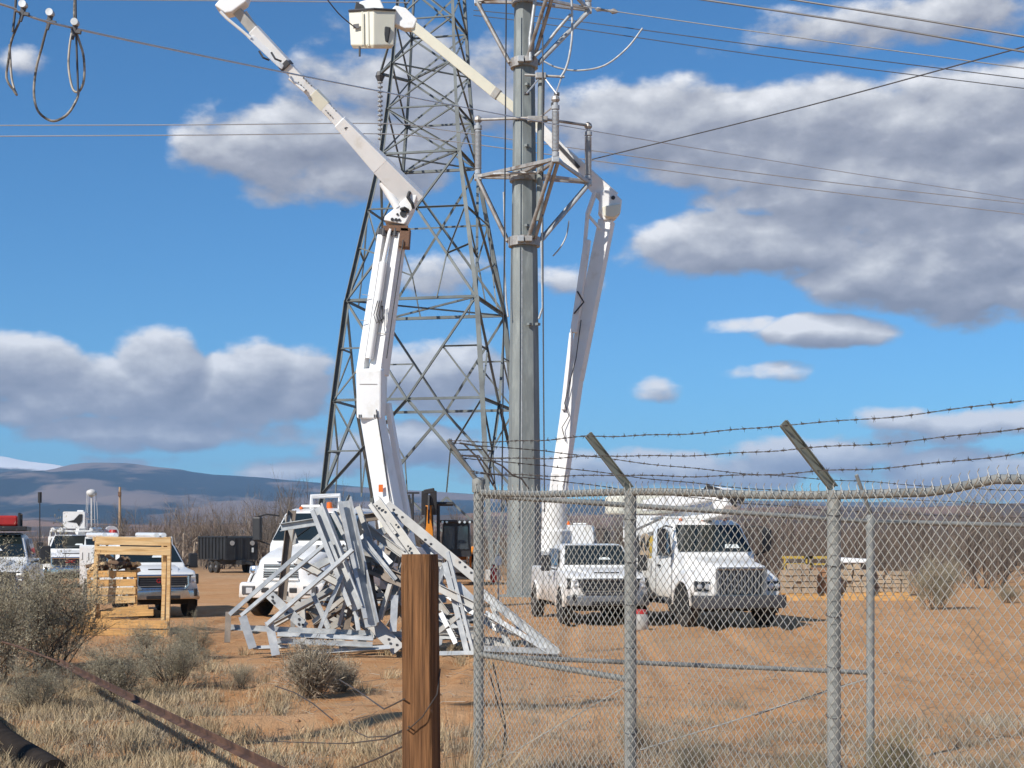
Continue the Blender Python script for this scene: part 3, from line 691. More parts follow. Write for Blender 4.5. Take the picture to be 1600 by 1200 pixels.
wire('pale jumper cable swinging in a wide curve out to the right', [(850,96,57.5),(872,106,57.4),(905,110,57.3),(945,102,57.2),(980,75,57.1),(1004,44,57)], .035, 'scrap', 'jumper_cable', 'cable', 'jumper cables on the pole')
wire('loose pale cable end dangling below the lower arm', [(889,345,58),(885,368,58),(876,386,58),(864,400,58)], .03, 'scrap', 'jumper_cable', 'cable', 'jumper cables on the pole')
wire('white spotted rope sloping from collar to upper right arm', [(836,88,57.3),(852,72,57.3),(868,50,57.2),(892,22,57)], .06, 'scrap', 'jumper_cable', 'cable', 'jumper cables on the pole')
o = MB().lathe(W(930,14,58), W(968,19,57.6)-W(930,14,58), [(0,.03),(.1,.09),(.3,.05),(.62,.05),(.75,.11),(.92,.05)], 8).build('line_splice', 'frame'); tag(o, 'rusty line splice on the wire right of the pole top', 'splice')

# grounding cable loops clipped on the near line
def loop(label, pts, Y, r, clamp=None):
    t = thing('grounding_cable', label, 'cable', W(*pts[0], Y), 0, 'cable loops hanging from the near line')
    P = [W(x, y, Y + .03*i) for i, (x, y) in enumerate(pts)]; q = []
    for i in range(len(P)-1):
        a = P[max(i-1,0)]; b = P[i]; c = P[i+1]; d = P[min(i+2,len(P)-1)]
        for k in range(6):
            u = k/6; q.append(.5*((2*b) + (c-a)*u + (2*a-5*b+4*c-d)*u*u + (3*b-a-3*c+d)*u**3))
    q.append(P[-1]); MB().tube(q, r, 8).build('cable_loop', 'cable', t, True, smooth=1.2)
    if clamp:
        c = W(*clamp, Y); s = 1/S(Y)
        MB().lathe(c + Vector((0,-.02,6*s)), (0,1,0), [(-.05,.02),(-.05,.05),(.05,.05),(.05,.02)], 12).build('clamp_eye', 'galv', t, True, smooth=.9)
        MB().bar(c + Vector((0,0,3*s)), c + Vector((-5*s,0,-20*s)), .055, .07, .03, .035).build('clamp_body', 'wiredark', t, True, bevel=.008)
        MB().bar(c + Vector((-7*s,0,-6*s)), c + Vector((9*s,0,-9*s)), .04, .05).build('clamp_jaw', 'wiredark', t, True, bevel=.008)
loop('narrow doubled cable loop hanging furthest left from near line', [(37,12),(30,34),(21,55),(16,72),(13,95),(10,118),(14,131),(20,139),(26,148),(22,138),(18,120),(16,90),(15,70)], 20.2, .0165, (37,14))
loop('widest cable loop hanging from near line, open U shape', [(79,26),(72,48),(65,75),(57,105),(53,140),(56,165),(65,180),(82,189),(98,184),(110,173),(120,155),(123,143)], 20.6, .0175, (79,27))
loop('small closed cable loop hanging third along near line', [(117,-8),(116,20),(118,45),(124,65),(130,85),(132,110),(130,130),(123,143),(115,141),(110,125),(107,100),(109,70),(113,48)], 20.9, .0175, (118,42))
wire('dark cable rising from the furthest left loop to the top edge', [(25,-10,20.2),(24,12,20.2),(20,50,20.2)], .017, 'wiredark', 'cable_tail', 'cable', 'cable loops hanging from the near line')
wire('dark cable hanging inside the small closed loop', [(118,-8,20.9),(119,50,20.95),(121,110,21),(122,143,21)], .015, 'wiredark', 'cable_tail', 'cable', 'cable loops hanging from the near line')
# ------------------------------------------------------------------ vehicle building blocks (x forward from the front bumper, y left, z up)
def wheel(t, x, y, r, w, rim='steelrim', dual=False):
    sg = 1 if y > 0 else -1
    o = MB().lathe((x, y - sg*w/2, r), (0, sg, 0), [(0,r*.6),(0,r*.9),(w*.12,r*.985),(w*.5,r),(w*.88,r*.985),(w,r*.9),(w,r*.62),(w*.8,r*.58)], 24).build('wheel', 'rubber', t, smooth=.7)
    p = [(w*.55,r*.56),(w*.7,r*.5),(w*.66,r*.3),(w*.86,r*.26),(w*.92,r*.13),(w*1.0,r*.12)] if not dual else [(w*.3,r*.56),(w*.3,r*.3),(w*.75,r*.26),(w*.8,r*.12)]
    MB().lathe((x, y - sg*w/2, r), (0, sg, 0), p, 20).build('rim', rim, o, smooth=.7)
    # lug nuts
    mb = MB()
    for k in range(8):
        a = k*math.pi/4; mb.box((x + math.cos(a)*r*.2, y - sg*w/2 + sg*w*.9, r + math.sin(a)*r*.2), (.03,.03,.03))
    mb.build('lug_nuts', 'darkgrey', o, kind='stuff')
def arch(t, x, y, r, z, th=.05):
    sg = 1 if y > 0 else -1; mb = MB(); n = 14
    pts = [(x + r*math.cos(math.pi*j/n), y, z + r*math.sin(math.pi*j/n)) for j in range(n+1)] + [(x - r, y, z - r*.35), (x + r, y, z - r*.35)]
    mb.poly(pts, (0, sg*th, 0)); mb.build('wheel_well', 'well', t)
    lip = MB().tube([(x + (r+.02)*math.cos(math.pi*j/n), y + sg*(th*.5), z + (r+.02)*math.sin(math.pi*j/n)) for j in range(n+1)], .035, 6); return lip
def quad_panel(name, m, t, p, off, bevel=.0):
    return MB().poly(p, off).build(name, m, t, bevel=bevel)
def mirror(t, x, y, z, h=.42, w=.22, m='black'):
    sg = 1 if y > 0 else -1
    o = MB().box((x, y, z), (.12, w, h)).build('mirror', m, t, bevel=.03)
    MB().tube([(x, y - sg*.02, z - h*.3), (x - .05, y - sg*(w*.5 + .22), z - h*.45)], .022, 6).build('mirror_arm', 'black', o)
    return o
def text_mark(s, size, m, t, loc, rot, depth=.004, name='lettering'):
    cu = bpy.data.curves.new(name, 'FONT'); cu.body = s; cu.size = size; cu.extrude = depth; cu.align_x = 'CENTER'; cu.align_y = 'CENTER'
    ob = bpy.data.objects.new(name, cu); col.objects.link(ob)
    me = bpy.data.meshes.new_from_object(ob); bpy.data.objects.remove(ob)
    sclv = XF[t.name][1]; mx = Matrix.LocRotScale(Vector(loc)*sclv, Euler(rot), (sclv,)*3); me.transform(mx); me.materials.append(MT[m])
    o = bpy.data.objects.new(name, me); col.objects.link(o); o.parent = t; return o

def pickup(label, x, Y, rz, scale=1.0, body='bed', group='white work pickups', dash=True, paint='white', zoff=0.0, badge=True):
    t = thing('pickup_truck', label, 'pickup truck', (x, Y, gz(x,Y)+zoff), rz, group, scale)
    H = 1.02
    mb = MB().loft([ring(-.02,.78,.76,.62,1.10,.06), ring(-.10,.93,.90,.55,1.20,.08), ring(-.35,1.0,.95,.52,1.265,.10), ring(-1.0,H,.97,.5,1.315,.12), ring(-1.55,H,.98,.5,1.36,.10), ring(-3.95,H,.99,.5,1.34,.06)])
    mb.build('body', paint, t, smooth=.6)
    # hood bulge
    MB().loft([ring(-.14,.52,.46,1.14,1.215,.03), ring(-.5,.62,.55,1.2,1.325,.04), ring(-1.45,.72,.64,1.25,1.41,.04)]).build('hood', paint, t, smooth=.7)
    MB().box((-.33,0,1.285),(.05,.62,.03)).build('hood_scoop','black',t,bevel=.01)
    # cab
    cab = [ring(-1.35,.96,.90,1.0,1.36,.05), ring(-1.42,.98,.92,1.0,1.42,.06), ring(-2.12,.99,.80,1.0,1.95,.10), ring(-2.45,.99,.79,1.0,1.985,.12), ring(-3.5,.99,.79,1.0,1.97,.12), ring(-3.86,.98,.80,1.0,1.88,.12), ring(-3.95,.97,.86,1.0,1.4,.06)]
    MB().loft(cab).build('cab', paint, t, smooth=.5)
    n = Vector((.61,0,.79)).normalized()*.02
    w = [(-1.47,-.84,1.45),(-1.47,.84,1.45),(-2.09,.71,1.925),(-2.09,-.71,1.925)]
    g = quad_panel('windshield','glass',t,[Vector(p)+n*.2 for p in w], n, .0)
    if dash: MB().poly([Vector((-1.60,.05,1.56))+n*1.6,Vector((-1.60,.36,1.56))+n*1.6,Vector((-1.68,.32,1.615))+n*1.6,Vector((-1.68,.09,1.615))+n*1.6], n*.2).build('dash_paper','paperw',g)
    for sg in (-1,1):
        def sp(x_, z): # point on the cab side
            u = (z-1.38)/(1.95-1.38); return Vector((x_, sg*(.955 - .135*u + .012), z))
        quad_panel('side_window','glass2',t,[sp(-1.72,1.44),sp(-2.72,1.44),sp(-2.72,1.86),sp(-2.18,1.86)],(0,sg*.008,0))
        quad_panel('side_window','glass2',t,[sp(-2.80,1.44),sp(-3.6,1.44),sp(-3.5,1.86),sp(-2.80,1.86)],(0,sg*.008,0))
        for xs in (-1.62,-2.76,-3.72): MB().bar((xs,sg*(H+.002),.62),(xs,sg*(H-.02),1.33),.012,.008,up=(0,1,0)).build('door_seam','darkgrey',t)
        MB().box((-2.55,sg*(H+.015),1.17),(.2,.04,.05)).build('door_handle','chrome',t,bevel=.01)
        mirror(t,-1.85,sg*1.24,1.50,.40,.24)
        arch(t,-.98,sg*H,.49,.46,.02).build('arch_trim',paint,t)
        wheel(t,-.98,sg*(H-.11),.42,.27); 
        # headlamp block with its black bezel
        hb = MB().hexa([(-.06,sg*.66,.93),(-.06,sg*.66,1.15),(-.24,sg*.985,1.17),(-.24,sg*.985,.89),(.03,sg*.66,.93),(.03,sg*.66,1.14),(-.17,sg*1.0,1.16),(-.17,sg*1.0,.90)]).build('headlight','grille',t,bevel=.012)
        for kz in (.97,1.09): MB().box((-.035,sg*.80,kz),(.05,.17,.05),(0,0,-sg*.35)).build('lamp_lens','lamp',hb,bevel=.01)
        MB().box((.065,sg*.86,.68),(.05,.1,.2)).build('fog_light','black',t,bevel=.02)
    # grille: dark panel, chrome surround, bars
    gr = MB().hexa([(-.02,-.64,.78),(-.02,.64,.78),(-.02,.68,1.13),(-.02,-.68,1.13),(.035,-.62,.80),(.035,.62,.80),(.025,.66,1.11),(.025,-.66,1.11)]).build('grille','grille',t)
    for z in (.85,.91,.97,1.03): MB().box((.045,0,z),(.03,1.2,.02)).build('grille_bar','darkgrey' if z>.9 else 'chrome',gr)
    for p in ([(.04,-.66,1.12),(.04,.66,1.12)],[(.05,-.56,.775),(.05,.56,.775)],[(.04,-.66,1.12),(.045,-.67,.88),(.05,-.56,.775)],[(.04,.66,1.12),(.045,.67,.88),(.05,.56,.775)]):
        MB().tube(p,.04,6).build('grille_surround','chrome' if badge else 'darkgrey',gr,smooth=.8)
    if badge: text_mark('GMC', .16, 'red', t, (.068,0,.985), (R(90),0,R(90)), .006, 'emblem')
    MB().loft([ring(-.2,1.02,1.0,.5,.74,.05), ring(.02,.98,.96,.5,.75,.06), ring(.11,.72,.70,.51,.74,.06)]).build('bumper','chrome' if badge else 'dullchrome',t,smooth=.7)
    MB().box((.09,0,.56),(.06,.9,.1)).build('bumper_insert','black',t,bevel=.02)
    MB().b2(-5.6,-.3,-.75,.75,.36,.56).build('chassis','well',t)
    if body == 'bed':
        MB().loft([ring(-3.97,H,.99,.5,1.38,.05),ring(-5.75,H,.99,.5,1.38,.05),ring(-5.9,1.0,.97,.52,1.36,.05)]).build('cargo_bed',paint,t,smooth=.6)
    else:
        MB().b2(-6.2,-4.02,-.72,.72,.85,1.2).build('utility_floor',paint,t)
        for sg in (-1,1):
            u = MB().b2(-6.2,-4.02,sg*.72,sg*1.12,.72,1.92).build('tool_cabinet',paint,t,bevel=.03)
            for a,b_,z0,z1 in ((-4.12,-4.8,1.32,1.86),(-4.12,-4.8,.8,1.27),(-4.9,-6.1,1.32,1.86)):
                d = MB().b2(a,b_,sg*1.122,sg*1.135,z0,z1).build('cabinet_door',paint,u,bevel=.006)
                MB().b2((a+b_)/2-.03,(a+b_)/2+.03,sg*1.135,sg*1.15,(z0+z1)/2-.11,(z0+z1)/2+.11).build('door_latch','darkgrey',u)
        for y,r in ((-.9,.07),(-.6,.07),(.55,.075),(.75,.075)): MB().tube([(-3.3,y,2.2),(-6.0,y,2.22)],r,10).build('rack_pipe','white',t,smooth=.8)
        for xr in (-3.4,-5.9): MB().tube([(xr,-1.0,1.9),(xr,-1.0,2.13),(xr,1.0,2.13),(xr,1.0,1.9)],.03,6).build('roof_rack','white',t)
    for sg in (-1,1):
        arch(t,-4.95,sg*(H if body=='bed' else 1.12),.49,.46,.02).build('arch_trim',paint,t); wheel(t,-4.95,sg*(H-.06 if body=='bed' else 1.03),.42,.27)
    return t

def heavy_truck(name, label, x, Y, rz, style, scale=1.0, paint='white', length=8.2, group='white line trucks'):
    t = thing(name, label, 'bucket truck', (x, Y, gz(x,Y)), rz, group, scale)
    if style == 'round':
        MB().loft([ring(-.10,.62,.52,.80,1.24,.14),ring(-.20,.82,.66,.78,1.40,.16),ring(-.45,1.02,.78,.78,1.52,.2),ring(-1.0,1.12,.84,.80,1.68,.22),ring(-1.75,1.13,.93,.8,1.84,.2)]).build('hood',paint,t,smooth=.6)
        for sg in (-1,1):   # separate rounded fenders
            MB().loft([ring(-.16,.16,.1,.80,1.16,.06),ring(-.4,.26,.2,.8,1.36,.1),ring(-1.0,.28,.22,.9,1.48,.12),ring(-1.7,.24,.18,.9,1.44,.1)])
        fx = -1.12
    else:
        MB().loft([ring(-.02,.74,.68,.80,1.50,.08),ring(-.12,.80,.74,.78,1.58,.10),ring(-.6,.88,.78,.8,1.66,.14),ring(-1.75,1.02,.88,.8,1.82,.16)]).build('hood',paint,t,smooth=.6)
        for sg in (-1,1):
            mb = MB(); rs = []
            for (xx,yo,z0,z1) in ((-.18,1.12,.82,1.20),(-.3,1.18,.80,1.28),(-.8,1.2,1.06,1.46),(-1.3,1.2,1.1,1.46),(-1.72,1.15,.8,1.36)):
                r0 = ring(xx,.26,.22,z0,z1,.09); rs.append([(p[0],sg*(yo-.26)+p[1],p[2]) for p in r0])
            mb.loft(rs).build('fender',paint,t,smooth=.7)
        fx = -1.0
    cab = [ring(-1.62,1.10,1.07,.72,1.80,.06),ring(-1.70,1.14,1.10,.7,1.88,.07),ring(-2.3,1.16,1.0,.7,2.66,.14),ring(-2.6,1.16,.99,.7,2.76,.16),ring(-3.55,1.16,.99,.7,2.76,.16),ring(-3.65,1.14,.98,.72,2.70,.14)]
    MB().loft(cab).build('cab',paint,t,smooth=.5)
    n = Vector((.78,0,.62)).normalized()*.025
    w = [(-1.72,-1.03,1.92),(-1.72,1.03,1.92),(-2.28,.90,2.61),(-2.28,-.90,2.61)]
    ws = quad_panel('windshield','glass',t,[Vector(p)+n*.2 for p in w],n)
    for y0 in (-.45,.35): MB().bar(Vector((-1.73,y0,1.93))+n*2,Vector((-1.98,y0+.35,2.24))+n*2,.02,.02).build('wiper','black',ws)
    MB().poly([Vector((-1.78,.3,1.99))+n*1.4,Vector((-1.78,.72,1.99))+n*1.4,Vector((-1.86,.68,2.09))+n*1.4,Vector((-1.86,.34,2.09))+n*1.4],n*.2).build('dash_paper','paperw',ws)
    for sg in (-1,1):
        def sp(x_,z): u=(z-1.88)/(2.66-1.88); return Vector((x_,sg*(1.142-.118*u+.012),z))
        quad_panel('side_window','glass2',t,[sp(-1.98,1.86),sp(-2.95,1.80),sp(-2.95,2.5),sp(-2.40,2.5)],(0,sg*.01,0))
        for xs in (-1.86,-3.05): MB().bar((xs,sg*1.166,.8),(xs,sg*1.15,1.86),.014,.01,up=(0,1,0)).build('door_seam','darkgrey',t)
        MB().box((-2.9,sg*1.13,1.55),(.18,.05,.05)).build('door_handle','black',t,bevel=.01)
        m_ = MB().box((-1.72,sg*1.48,2.22),(.14,.24,.62)).build('mirror','black',t,bevel=.04)
        MB().tube([(-1.75,sg*1.5,2.53),(-1.9,sg*1.3,2.60),(-2.1,sg*1.04,2.56)],.022,6).build('mirror_arm','black',m_)
        MB().tube([(-1.75,sg*1.48,1.92),(-1.9,sg*1.15,1.8)],.022,6).build('mirror_arm','black',m_)
        arch(t,fx,sg*(1.135 if style=='round' else 1.20),.60,.56,.015).build('arch_trim',paint,t)
        wheel(t,fx,sg*1.06,.53,.30,'steelrim')
        wheel(t,-length+1.7,sg*1.0,.53,.55,'steelrim',True)
        MB().tube([(-3.0,sg*1.1,.62),(-2.0,sg*1.1,.62)],.09,6).build('step','darkgrey',t)
        for yy in (.4,.0): 
            if sg > 0 or yy: MB().lathe((-2.55,sg*yy*1.6,2.74),(0,0,1),[(0,.05),(.05,.045),(.07,.02)],8).build('marker_light','amber',t)
    b = MB().lathe((-2.7,.1,2.76),(0,0,1),[(0,.1),(.03,.1),(.04,.075),(.15,.07),(.17,.03)],12).build('beacon','amber',t,smooth=.8)
    MB().box((-2.65,-.38,2.82),(.16,.55,.07)).build('roof_light_bar','white',t,bevel=.02)
    if style == 'round':
        g = MB().hexa([(-.14,-.48,.98),(-.14,.48,.98),(-.2,.50,1.34),(-.2,-.50,1.34),(-.065,-.46,.98),(-.065,.46,.98),(-.13,.48,1.34),(-.13,-.48,1.34)]).build('grille','darkgrey',t)
        for k in range(7): z = 1.01+k*.05; MB().box((-.065-.0105*k,0,z),(.05,.93-.0*k,.024)).build('grille_slat','chrome',g)
        MB().tube([(-.06,-.49,.97),(-.06,.49,.97)],.03,6).build('grille_surround','white',g)
        for sg in (-1,1):
            h = MB().hexa([(-.32,sg*.72,1.10),(-.32,sg*.72,1.30),(-.5,sg*.98,1.30),(-.5,sg*.98,1.10),(-.22,sg*.72,1.10),(-.26,sg*.72,1.28),(-.44,sg*1.03,1.28),(-.40,sg*1.03,1.10)]).build('headlight','lamp',t,bevel=.02)
            MB().lathe((-.33,sg*.86,1.19),(1,0,.1),[(0,.07),(.05,.075),(.06,.03)],12).build('lamp_lens','chrome',h)
        MB().loft([ring(-.5,1.20,1.18,.50,.88,.08),ring(-.12,1.16,1.14,.50,.9,.09),ring(.0,.95,.93,.52,.88,.08)]).build('bumper',paint,t,smooth=.7)
        for sg in (-1,1):
            f_ = MB().box((-.03,sg*.83,.70),(.1,.36,.22)).build('fog_light_bezel','darkgrey',t,bevel=.02)
            MB().box((.025,sg*.80,.69),(.02,.18,.14)).build('fog_light','lamp',f_,bevel=.02)
            MB().box((.01,sg*.38,.71),(.03,.2,.12)).build('tow_hook_slot','black',t,bevel=.02)
        MB().box((.0,0,.62),(.03,.5,.12)).build('license_plate_recess','black',t)
        MB().box((-.145,0,1.40),(.02,.24,.03)).build('hood_badge','darkgrey',t)
    else:
        g = MB().hexa([(-.05,-.62,.84),(-.05,.62,.84),(-.06,.64,1.50),(-.06,-.64,1.50),(.03,-.60,.86),(.03,.60,.86),(.01,.62,1.48),(.01,-.62,1.48)]).build('grille','grille',t)
        for k in range(13):
            y = -.55+k*1.10/12; MB().bar((.035,y,.87),(.015,y*1.08,1.47),.028,.04,up=(1,0,0)).build('grille_bar','dullchrome',g)
        for p in ([(.02,-.65,1.5),(.02,.65,1.5)],[(.035,-.62,.84),(.02,-.66,1.5)],[(.035,.62,.84),(.02,.66,1.5)]): MB().tube(p,.045,6).build('grille_surround','dullchrome',g,smooth=.9)
        for sg in (-1,1):
            h = MB().hexa([(-.2,sg*.72,.93),(-.2,sg*.72,1.17),(-.3,sg*1.16,1.2),(-.3,sg*1.16,.93),(-.1,sg*.72,.93),(-.12,sg*.72,1.16),(-.2,sg*1.17,1.19),(-.18,sg*1.17,.93)]).build('headlight','grille',t,bevel=.02)
            MB().lathe((-.13,sg*.86,1.05),(1,0,.0),[(0,.075),(.03,.08),(.05,.04)],12).build('lamp_lens','lamp',h)
            MB().lathe((-.17,sg*1.06,1.05),(1,0,.0),[(0,.065),(.03,.07),(.05,.03)],12).build('lamp_lens','lamp',h)
        MB().loft([ring(-.3,1.2,1.2,.50,.82,.05),ring(.14,1.18,1.18,.50,.83,.06),ring(.22,1.0,1.0,.52,.82,.05)]).build('bumper','darkgrey',t,smooth=.7)
        for sg in (-1,1): MB().box((.16,sg*.75,.66),(.1,.2,.13)).build('tow_hook','scrap2',t,bevel=.02)
        MB().tube([(.1,-.9,.86),(.16,-.9,1.1)],.02,6).build('fender_guide','white',t)
    MB().b2(-length,-.4,-.45,.45,.62,.92).build('chassis','well',t)
    MB().lathe((-.5,0,.5),(0,1,0),[(-.9,.1),(.9,.1)],8).build('axle','well',t); MB().lathe((-length+1.7,0,.53),(0,1,0),[(-.8,.14),(.8,.14)],8).build('axle','well',t)
    for sg in (-1,1): MB().b2(fx-.9,fx-1.0,sg*.8,sg*1.15,.35,.8).build('mud_flap','rubber',t)
    # line body: deck, tall cabinets with doors each side
    MB().b2(-length,-3.85,-1.2,1.2,1.02,1.14).build('deck',paint,t)
    for sg in (-1,1):
        parts_ = ((-3.9,-length+2.55,.62,1.72),(-length+2.5,-length+.85,1.14,1.72),(-length+.8,-length+.02,.62,1.72))
        for a,b_,z0,z1 in parts_:
            c = MB().b2(a,b_,sg*.8,sg*1.21,z0,z1).build('side_cabinet',paint,t,bevel=.02)
            k = max(1,int(abs(b_-a)/.75))
            for i in range(k):
                xa = a+(b_-a)*i/k; xb = a+(b_-a)*(i+1)/k
                MB().b2(xa-.05,xb+.05,sg*1.211,sg*1.226,z0+.06,z1-.06).build('cabinet_door',paint,c,bevel=.005)
                MB().b2((xa+xb)/2-.04,(xa+xb)/2+.04,sg*1.226,sg*1.24,(z0+z1)/2-.05,(z0+z1)/2+.05).build('door_latch','chrome',c)
    MB().box((-length-.03,0,1.1),(.06,2.3,.3)).build('rear_bumper','darkgrey',t)
    for sg in (-1,1): MB().box((-length-.07,sg*.95,1.2),(.05,.22,.12)).build('tail_light','red',t,bevel=.02)
    return t

# ---- left bucket truck, boom raised above the scrap heap
YA = 41.3; XA = (436-800)/F*YA; RZA = R(-90-18)
def local(t, px, py, Y): return XF[t.name][0].inverted() @ W(px, py, Y)
ta = heavy_truck('bucket_truck','white bucket truck with raised folded boom parked behind the scrap heap', XA, YA, RZA, 'round', 1.1)
YB = 46.3
def boom_box(t, nm, a, b, wa, wb, da, db, m='boom_white', bev=.02, up=(-.36,-.93,0)):
    """box boom from photo point a to b; w = width across the picture in pixels, d = depth in metres"""
    p0, p1 = W(*a), W(*b); s0, s1 = S(a[2]), S(b[2])
    return MB().bar(p0, p1, .84*wa/s0, da, .84*wb/s1, db, up=up).build(nm, m, t, True, bevel=bev)
# headache rack behind the cab
MB().tube([W(487,800,44.5),W(487,776,44.5),W(530,774,44.7),W(531,800,44.7)],.075,6).build('headache_rack','white',ta,True)
# turret and pedestal
MB().lathe(W(621,884,YB),(0,0,1),[(0,.7),(.55,.7),(.6,.55),(1.0,.5)],20).build('turret','white',ta,True,smooth=.7)
boom_box(ta,'lower_boom',(622,868,YB),(580,640,YB-.2),42,35,.62,.55)
boom_box(ta,'parallel_link',(645,862,YB+.35),(606,630,YB+.35),13,10,.2,.2)
MB().bar(W(608,840,YB-.6),W(604,790,YB-.6),.5,.36,.42,.30,up=(0,-1,0)).build('turret_cover','cream',ta,True,bevel=.08)
MB().box(W(595,763,YB-.5),(.13,.02,.22)).build('warning_decal','amber',ta,True)
MB().hexa([W(556,578,YB-.55),W(595,578,YB-.55),W(606,590,YB+.35),W(566,590,YB+.35)][:0] or [W(557,654,YB-.55),W(595,655,YB-.55),W(604,650,YB+.4),W(566,649,YB+.4),W(556,577,YB-.55),W(596,577,YB-.55),W(606,573,YB+.4),W(566,573,YB+.4)]).build('elbow_housing','boom_white',ta,True,bevel=.05)
boom_box(ta,'riser_beam',(565,585,YB-.1),(597,368,YB-.1),15,12,.34,.28)
boom_box(ta,'riser_beam',(592,585,YB),(625,356,YB),24,18,.62,.5)
MB().tube([W(577,560,YB-.35),W(599,410,YB-.35)],.115,12).build('lift_cylinder','boom_white',ta,True,smooth=.8)
MB().tube([W(599,410,YB-.35),W(610,358,YB-.3)],.06,10).build('cylinder_rod','boom_white',ta,True,smooth=.8)
for k in range(3): MB().tube([W(590+k*3,470,YB-.5),W(584+k*4,492,YB-.62),W(588+k*5,505,YB-.6),W(598+k,498,YB-.55),W(598-k,478,YB-.5)],.014,6).build('hydraulic_hose','black',ta,True)
MB().poly([W(598,352,YB-.35),W(637,352,YB-.35),W(640,362,YB-.35),W(600,360,YB-.35)],(0,.75,0)).build('rusty_collar','rustband',ta,True,bevel=.02)
MB().bar(W(634,358,YB-.1),W(632,388,YB-.1),.30,.5,up=(0,-1,0)).build('collar_bracket','rustband',ta,True,bevel=.02)
for x_ in (600,610,618): MB().tube([W(x_,357,YB-.3),W(x_-1,368,YB-.3)],.06,8).build('collar_pin','darkgrey',ta,True)
MB().bar(W(604,360,YB+.1),W(601,372,YB+.1),.5,.3,up=(0,-1,0)).build('collar_block','darkgrey',ta,True,bevel=.04)
kn = MB().poly([W(600,344,YB-.4),W(601,338,YB-.4),W(618,324,YB-.4),W(632,312,YB-.4),W(640,300,YB-.4),W(652,303,YB-.4),W(646,322,YB-.4),W(634,347,YB-.4),W(631,350,YB-.4)],(0,.75,0)).build('knuckle','boom_white',ta,True,bevel=.02)
for c,r_ in (((630,334),.10),((621,335),.035),((613,343),.05),((619,343.5),.05),((624,343.5),.04)): MB().lathe(W(*c,YB-.405),(0,-1,0),[(0,r_),(.03,r_)],12).build('knuckle_hole','black',kn,True)
MB().tube([W(626,327,YB-.45),W(632,325,YB-.5),W(637,328,YB-.45),W(636,332,YB-.42)],.05,8).build('hose_bundle','black',kn,True)
boom_box(ta,'upper_boom',(650,316,YB),(594,257,YB-.5),40,34,.62,.52)
boom_box(ta,'upper_boom_neck',(596,259,YB-.49),(531,190,YB-.95),34,24,.52,.38)
boom_box(ta,'fibreglass_section',(533,192,YB-.93),(449,104,YB-1.4),21,18,.34,.30)
boom_box(ta,'cream_band',(509,166.5,YB-1.05),(489,146,YB-1.16),22,22,.37,.37,'cream',.01)
boom_box(ta,'boom_tip',(446,101,YB-1.42),(396,46,YB-1.7),22,20,.36,.34)
boom_box(ta,'tip_sleeve',(450,106,YB-1.4),(444,99,YB-1.42),22,22,.40,.40,'darkgrey')
boom_box(ta,'tip_neck',(398,48,YB-1.7),(366,12,YB-1.85),18,16,.26,.22,'scrap2')
MB().poly([W(335,8,YB-2.1),(W(347,-6,YB-2.1)),W(390,-14,YB-2.1),W(384,2,YB-2.1),W(362,18,YB-2.1),W(352,20,YB-2.1)],(0,.5,0)).build('tip_head','boom_white',ta,True,bevel=.03)
MB().tube([W(344,18,YB-2.1),W(356,30,YB-2.05),W(378,48,YB-1.95),W(392,60,YB-1.9)],.045,8).build('leveling_rod','boom_white',ta,True)
MB().tube([W(384,18,YB-1.6),W(400,42,YB-1.5),W(412,56,YB-1.45)],.04,8).build('leveling_rod','boom_white',ta,True)
MB().poly([W(386,58,YB-1.95),W(414,52,YB-1.6),W(450,94,YB-1.4),W(440,108,YB-1.7),W(432,102,YB-1.8)],(0,.06,0)).build('side_cover','boom_white',ta,True,bevel=.015)
for c in ((405,80),(424,82)): MB().tube([W(c[0],c[1],YB-2),W(c[0]+6,c[1]+10,YB-2.05),W(c[0]+16,c[1]+14,YB-2)],.03,6).build('hydraulic_hose','black',ta,True)
MB().tube([W(598,285,YB-.3),W(622,325,YB-.3)],.13,12).build('boom_cylinder','boom_white',ta,True,smooth=.8)
MB().tube([W(452,122,YB-1.5),W(476,142,YB-1.45)],.05,8).build('side_rail','boom_white',ta,True)
MB().tube([W(640,300,YB-.42),W(637,308,YB-.5),W(644,318,YB-.5),W(646,326,YB-.44)],.05,8).build('hydraulic_hose','black',ta,True)
MB().poly([W(538,200,YB-1.08),W(546,196,YB-1.08),W(546.5,198,YB-1.08),W(538.5,202,YB-1.08)],(0,-.01,0)).build('boom_decal','grille',ta,True)

# ---- second bucket truck: far side of the steel pole, boom over the top with the bucket at the tower
YC = 61.2
tb = heavy_truck('bucket_truck','white bucket truck whose boom rises behind the steel pole with bucket aloft', (898-800)/F*67.5, 67.5, R(90-6), 'flat', 1.0, length=8.0)
MB().lathe(W(866,862,YC),(0,0,1),[(0,.7),(.8,.7),(.9,.5),(2.2,.5)],20).build('turret','white',tb,True,smooth=.7)
MB().bar(W(868,800,YC),W(874,740,YC),.62,.6,.66,.6,up=(0,-1,0)).build('turret_head','boom_white',tb,True,bevel=.04)
boom_box(tb,'lower_boom',(872,770,YC),(898,590,YC),26,28,.6,.55)
boom_box(tb,'lower_boom_upper',(898,592,YC),(948,345,YC),29,27,.55,.45)
boom_box(tb,'boom_rail',(880,640,YC-.3),(893,520,YC-.3),8,7,.16,.14)
boom_box(tb,'boom_rail',(897,520,YC-.3),(918,375,YC-.3),13,12,.24,.2)
MB().tube([W(897,490,YC-.5),W(912,472,YC-.5),W(902,455,YC-.5)],.035,6).build('hydraulic_hose','black',tb,True)
MB().tube([W(914,380,YC-.2),W(918,335,YC-.2)],.08,8).build('lift_link','boom_white',tb,True)
MB().tube([W(918,335,YC-.2),W(930,300,YC-.2)],.10,8).build('lift_link','boom_white',tb,True)
MB().tube([W(918,335,YC-.2),W(938,358,YC-.2)],.06,8).build('lift_link','boom_white',tb,True)
